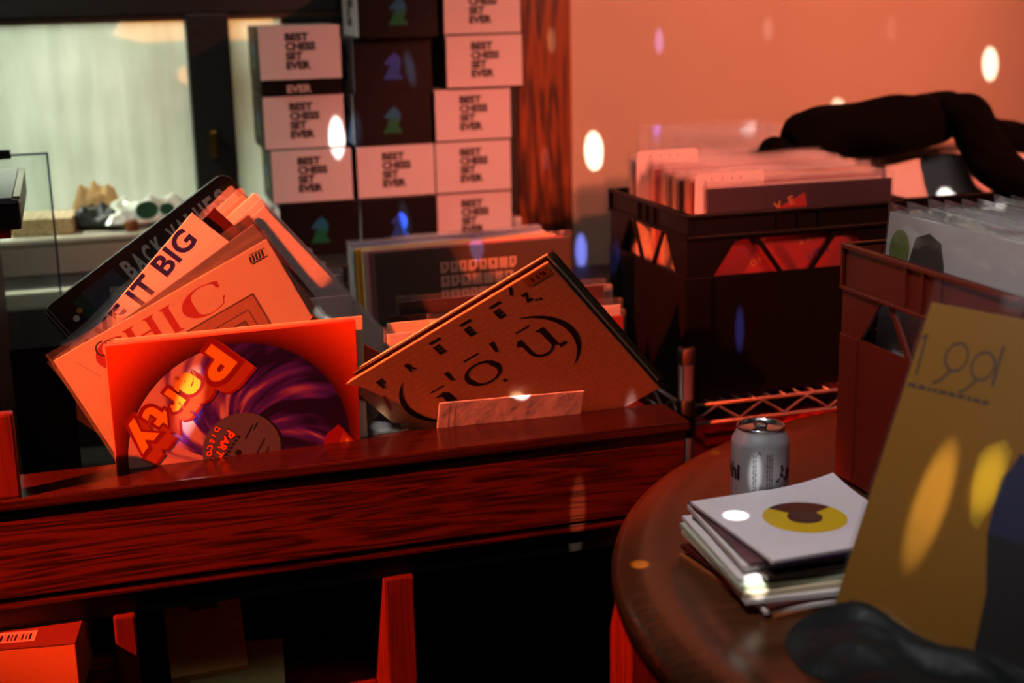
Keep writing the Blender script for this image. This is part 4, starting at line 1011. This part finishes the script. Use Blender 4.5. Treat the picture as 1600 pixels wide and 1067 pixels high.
# ------------------------------------------------------------------ black bag at the foot of the 1991 sleeve
bag_m = mat('black_nylon', '#0a1416', .55, spec=.35, bump=.7, scale=14)
def heap(name, label, cat, outline, mm, h, seed, base):
    """low crumpled heap inside an outline"""
    rng = random.Random(seed); cx = sum(p[0] for p in outline) / len(outline); cy = sum(p[1] for p in outline) / len(outline)
    n = len(outline) * 6; rings = 12; vs = []; fs = []; ph = [rng.uniform(0, 6) for _ in range(5)]
    O = []
    for i in range(n):
        u = i / n * len(outline); k = int(u); f = u - k; p = [outline[(k + j) % len(outline)] for j in (-1, 0, 1, 2)]
        hh = lambda a, b, c, d: .5 * (2 * b + (c - a) * f + (2 * a - 5 * b + 4 * c - d) * f * f + (3 * b - a - 3 * c + d) * f ** 3)
        O.append((hh(*[q[0] for q in p]), hh(*[q[1] for q in p])))
    for r in range(rings + 1):
        k = r / rings
        for i in range(n):
            x, y = cx + (O[i][0] - cx) * k, cy + (O[i][1] - cy) * k
            z = h * (1 - k ** 3) * (.75 + .3 * sin(x * 55 + ph[0] + y * 20) * sin(y * 48 + ph[1])) + h * .12 * (1 - k ** 6) * sin(x * 130 + y * 90 + ph[2])
            vs.append((x, y, base + max(.0004, z)))
    for r in range(rings):
        for i in range(n): a, c = r * n + i, r * n + (i + 1) % n; fs.append([a, c, c + n, a + n] if r else [a, c + n, a + n])
    fs.append([rings * n + i for i in range(n)][::-1])
    b = MB(); b.add(vs, fs, mm, smooth=True)
    return tag(b.build(name), label, cat)
gz = lambda px, py: tuple(at(px, py, z=TZ)[:2])
heap('black_bag', 'crumpled black nylon bag on the table below the 1991 sleeve', 'bag', [gz(1226, 1002), gz(1262, 962), gz(1318, 955), gz(1400, 985), gz(1500, 1030), gz(1640, 1085), gz(1640, 1180), gz(1400, 1150), gz(1300, 1075), gz(1250, 1045)], bag_m, .036, 6, TZ + .0005)

# ------------------------------------------------------------------ cubby contents
t = thing('carton', 'orange-brown carton with a barcode sticker in the lower left cubby', 'box', rotz(-.14, (-.180, 1.855, .5655)))
cb = mat('orange_carton', '#a85a2a', .6, mottled=.15, scale=12)
m = MB(); m.box((-.155, -.165, 0), (.155, .15, .074), cb, bevel=.001); m.build('body', t)
m = MB(); m.box((-.1555, -.1655, .0745), (.1555, .1505, .0765), mat('red_carton_lid', '#5a1a10', .5), bevel=.0005)
m.build('flap', t)
m = MB(); m.add([(.035, -.150, .0768), (.105, -.150, .0768), (.105, -.120, .0768), (.035, -.120, .0768)], [[0, 1, 2, 3]], mat('pink_sticker', '#d07a72', .5))
x = .04
while x < .1: w = random.choice((.001, .002, .003)); m.add([(x, -.146, .0770), (x + w, -.146, .0770), (x + w, -.128, .0770), (x, -.128, .0770)], [[0, 1, 2, 3]], black_ink); x += w + .002
m.build('barcode_sticker', t)
def bent_sheet(b, w, prof, mm, th=.002):
    vs = []; fs = []
    for (y, z) in prof: vs += [(-w / 2, y, z), (w / 2, y, z)]
    k = len(prof)
    for (y, z) in prof: vs += [(-w / 2, y + th, z + th * .4), (w / 2, y + th, z + th * .4)]
    for i in range(k - 1):
        fs.append([2 * i, 2 * i + 1, 2 * i + 3, 2 * i + 2]); j = 2 * k + 2 * i; fs.append([j, j + 2, j + 3, j + 1])
        fs.append([2 * i, 2 * i + 2, j + 2, j]); fs.append([2 * i + 1, j + 1, j + 3, 2 * i + 3])
    fs += [[0, 2 * k, 2 * k + 1, 1], [2 * k - 2, 2 * k - 1, 4 * k - 1, 4 * k - 2]]
    b.add(vs, fs, mm)
kraft = mat('kraft_paper', '#c8a05c', .75, bump=.3, scale=20)
m = MB(); bent_sheet(m, .105, [(.02, .0), (.0, .03), (.02, .08), (.035, .14), (.04, .178)], kraft); bent_sheet(m, .04, [(.0185, .115), (.0195, .125), (.021, .14)], mat('dark_print', '#4a3a22', .7))
o = m.build('paper_bag'); o.matrix_world = rotz(.06, (.118, 1.845, .461)); tag(o, 'folded kraft paper bag standing in the cubby below the Party record', 'paper bag')
m = MB(); bent_sheet(m, .13, [(-.06, .002), (-.02, .010), (.01, .02), (.03, .05)], mat('green_grey_paper', '#98985c', .75)); o = m.build('paper_sheet'); o.matrix_world = rotz(-.12, (.155, 1.850, .461)); tag(o, 'creased greenish paper lying before the kraft bag in the cubby', 'paper')

# ------------------------------------------------------------------ mirror-ball light spots
BALL = Vector((.25, .25, 2.52))
m = MB()
bm_ = bmesh.new(); bmesh.ops.create_uvsphere(bm_, u_segments=28, v_segments=18, radius=.10); m.bm(bm_, mat('mirror_tiles', '#e8e8ea', .05, metal=1), Matrix.Translation((.25, .14, 2.52)))
m.tube([(.25, .14, 2.61), (.25, .14, 2.69)], .004, chrome, 8)
tag(m.build('mirror_ball'), 'mirror ball hanging above, out of the picture', 'mirror ball')
WHT, BLU, VIO, YEL, WRM, SKY = (1, .98, .94), (.12, .18, 1), (.35, .3, 1), (1, .72, .08), (1, .95, .75), (.35, .6, 1)
def beam(px, py, col, e, deg, sy=1.0, blend=.5, sx=1.0, roll=0, **pl):
    q = at(px, py, **pl); d2 = (q - BALL).length_squared
    spot('mirror_ball_beam', BALL, q, col, e * 12.6 * d2, max(1.0, deg), blend, .002, sy, sx, roll)
E1 = 9.0
for a in ((928, 236, WHT, 14, 1.0, 1.45, .3, .8, 0, {'y': WY}), (1170, 187, WHT, 12, 1.0, .8, .5, .75, 0, {'y': 2.56}), (1547, 100, WHT, 11, 1.0, 1.3, .4, .65, 0, {'y': WY}), (1030, 64, VIO, 3.5, 1.0, 1.1, .8, .4, 0, {'y': WY}),
          (1200, 45, (1, .7, .8), .8, 1.0, 1.1, 1, .5, 0, {'y': WY}), (1393, 45, (1, .6, .7), .5, 1.0, 1.1, 1, .5, 0, {'y': WY}), (863, 52, SKY, 8, 1.0, 1.1, .8, .4, 0, {'y': 2.735}), (853, 237, VIO, 6, 1.0, 1.0, .8, .35, 0, {'y': 2.735}),
          (1310, 163, WHT, 6, 1.0, .5, .6, .6, 0, {'y': WY}), (1027, 190, BLU, 6, 1.0, 1.0, .8, .35, 0, {'y': 2.5}), (527, 212, WHT, 12, 1.0, 1.7, .5, .7, 0, {'y': 2.58}), (556, 200, SKY, 10, 1.0, 1.5, 1, .6, 0, {'y': 2.58}),
          (641, 106, SKY, 14, 1.0, 1.5, 1, .5, 12, {'y': 2.58}), (633, 340, SKY, 14, 1.0, 1.4, 1, .5, 12, {'y': 2.58}), (745, 385, (.2, .35, 1), 12, 1.0, .9, .5, .6, 0, {'y': 2.13}), (908, 392, BLU, 9, 1.0, 1.3, .5, .5, 0, {'y': WY}),
          (960, 398, BLU, 70, 1.0, 1.3, .6, .4, 0, {'x': .876}), (1156, 512, BLU, 80, 1.0, 1.5, .8, .4, 0, {'y': 1.953}), (296, 636, WHT, 11, 1.0, 1.9, .9, 1.0, -28, {'y': 1.782}), (282, 676, BLU, 5, 1.0, 1.0, 1, .8, 0, {'y': 1.782}),
          (893, 446, WHT, 30, 1.0, .7, .6, .3, 40, {'y': 1.735}), (812, 612, WHT, 60, 1.0, .25, .8, .8, 0, {'y': 1.775}), (990, 618, (.5, .6, 1), 14, 1.0, .6, 1, .6, 0, {'y': 1.77}), (597, 655, WHT, 12, 1.0, .8, 1, .8, 0, {'y': 1.80}), (606, 677, WRM, 9, 1.1, .6, .7, 1.0, 0, {'z': .821}),  # the first lamp is added as a glint on the bronze sleeve's edge
          (512, 466, WHT, 9, 1.0, .5, .7, 1.0, 0, {'y': 1.85}), (903, 797, WRM, 9, 1.0, 1.9, .7, .6, -5, {'y': 1.711}), (1000, 882, YEL, 22, 1.0, .6, .5, .6, 25, {'z': .794}), (1117, 710, YEL, 9, 1.0, .5, .8, .4, 25, {'z': TZ}),
          (1150, 803, WHT, 12, 1.0, .75, .4, .85, 0, {'z': .848}), (1180, 922, WHT, 12, 1.0, 1.0, .7, .8, 0, {'y': 1.19}), (1455, 775, (1, .86, .42), 9, 2.2, 1.7, .8, .55, -20, {'y': 1.10}), (1545, 730, (1, .9, .3), 5, 1.6, 1.3, 1, .7, -15, {'y': 1.06}),  # the slanted pale yellow lamp is added to imitate a reflection on the wrap
          (1552, 335, WHT, 10, 1.0, .8, .7, .9, 0, {'z': 1.115}), (1592, 482, WHT, 8, 1.3, 1, 1, 1, 0, {'z': 1.09}), (1482, 282, WHT, 12, 1.0, .9, .5, .8, 0, {'y': 2.2}), (1182, 722, WHT, 7, 1.0, .9, .8, .5, 0, {'y': 1.36}),  # the last lamp is added to imitate a reflection on the can
          (112, 100, WRM, 3, 1.0, .6, .8, 1.0, 0, {'y': 2.765}), (1345, 408, WHT, 6, 1.0, 1.0, 1, .8, 0, {'y': 1.953})):
    beam(*a[:9], **a[9])
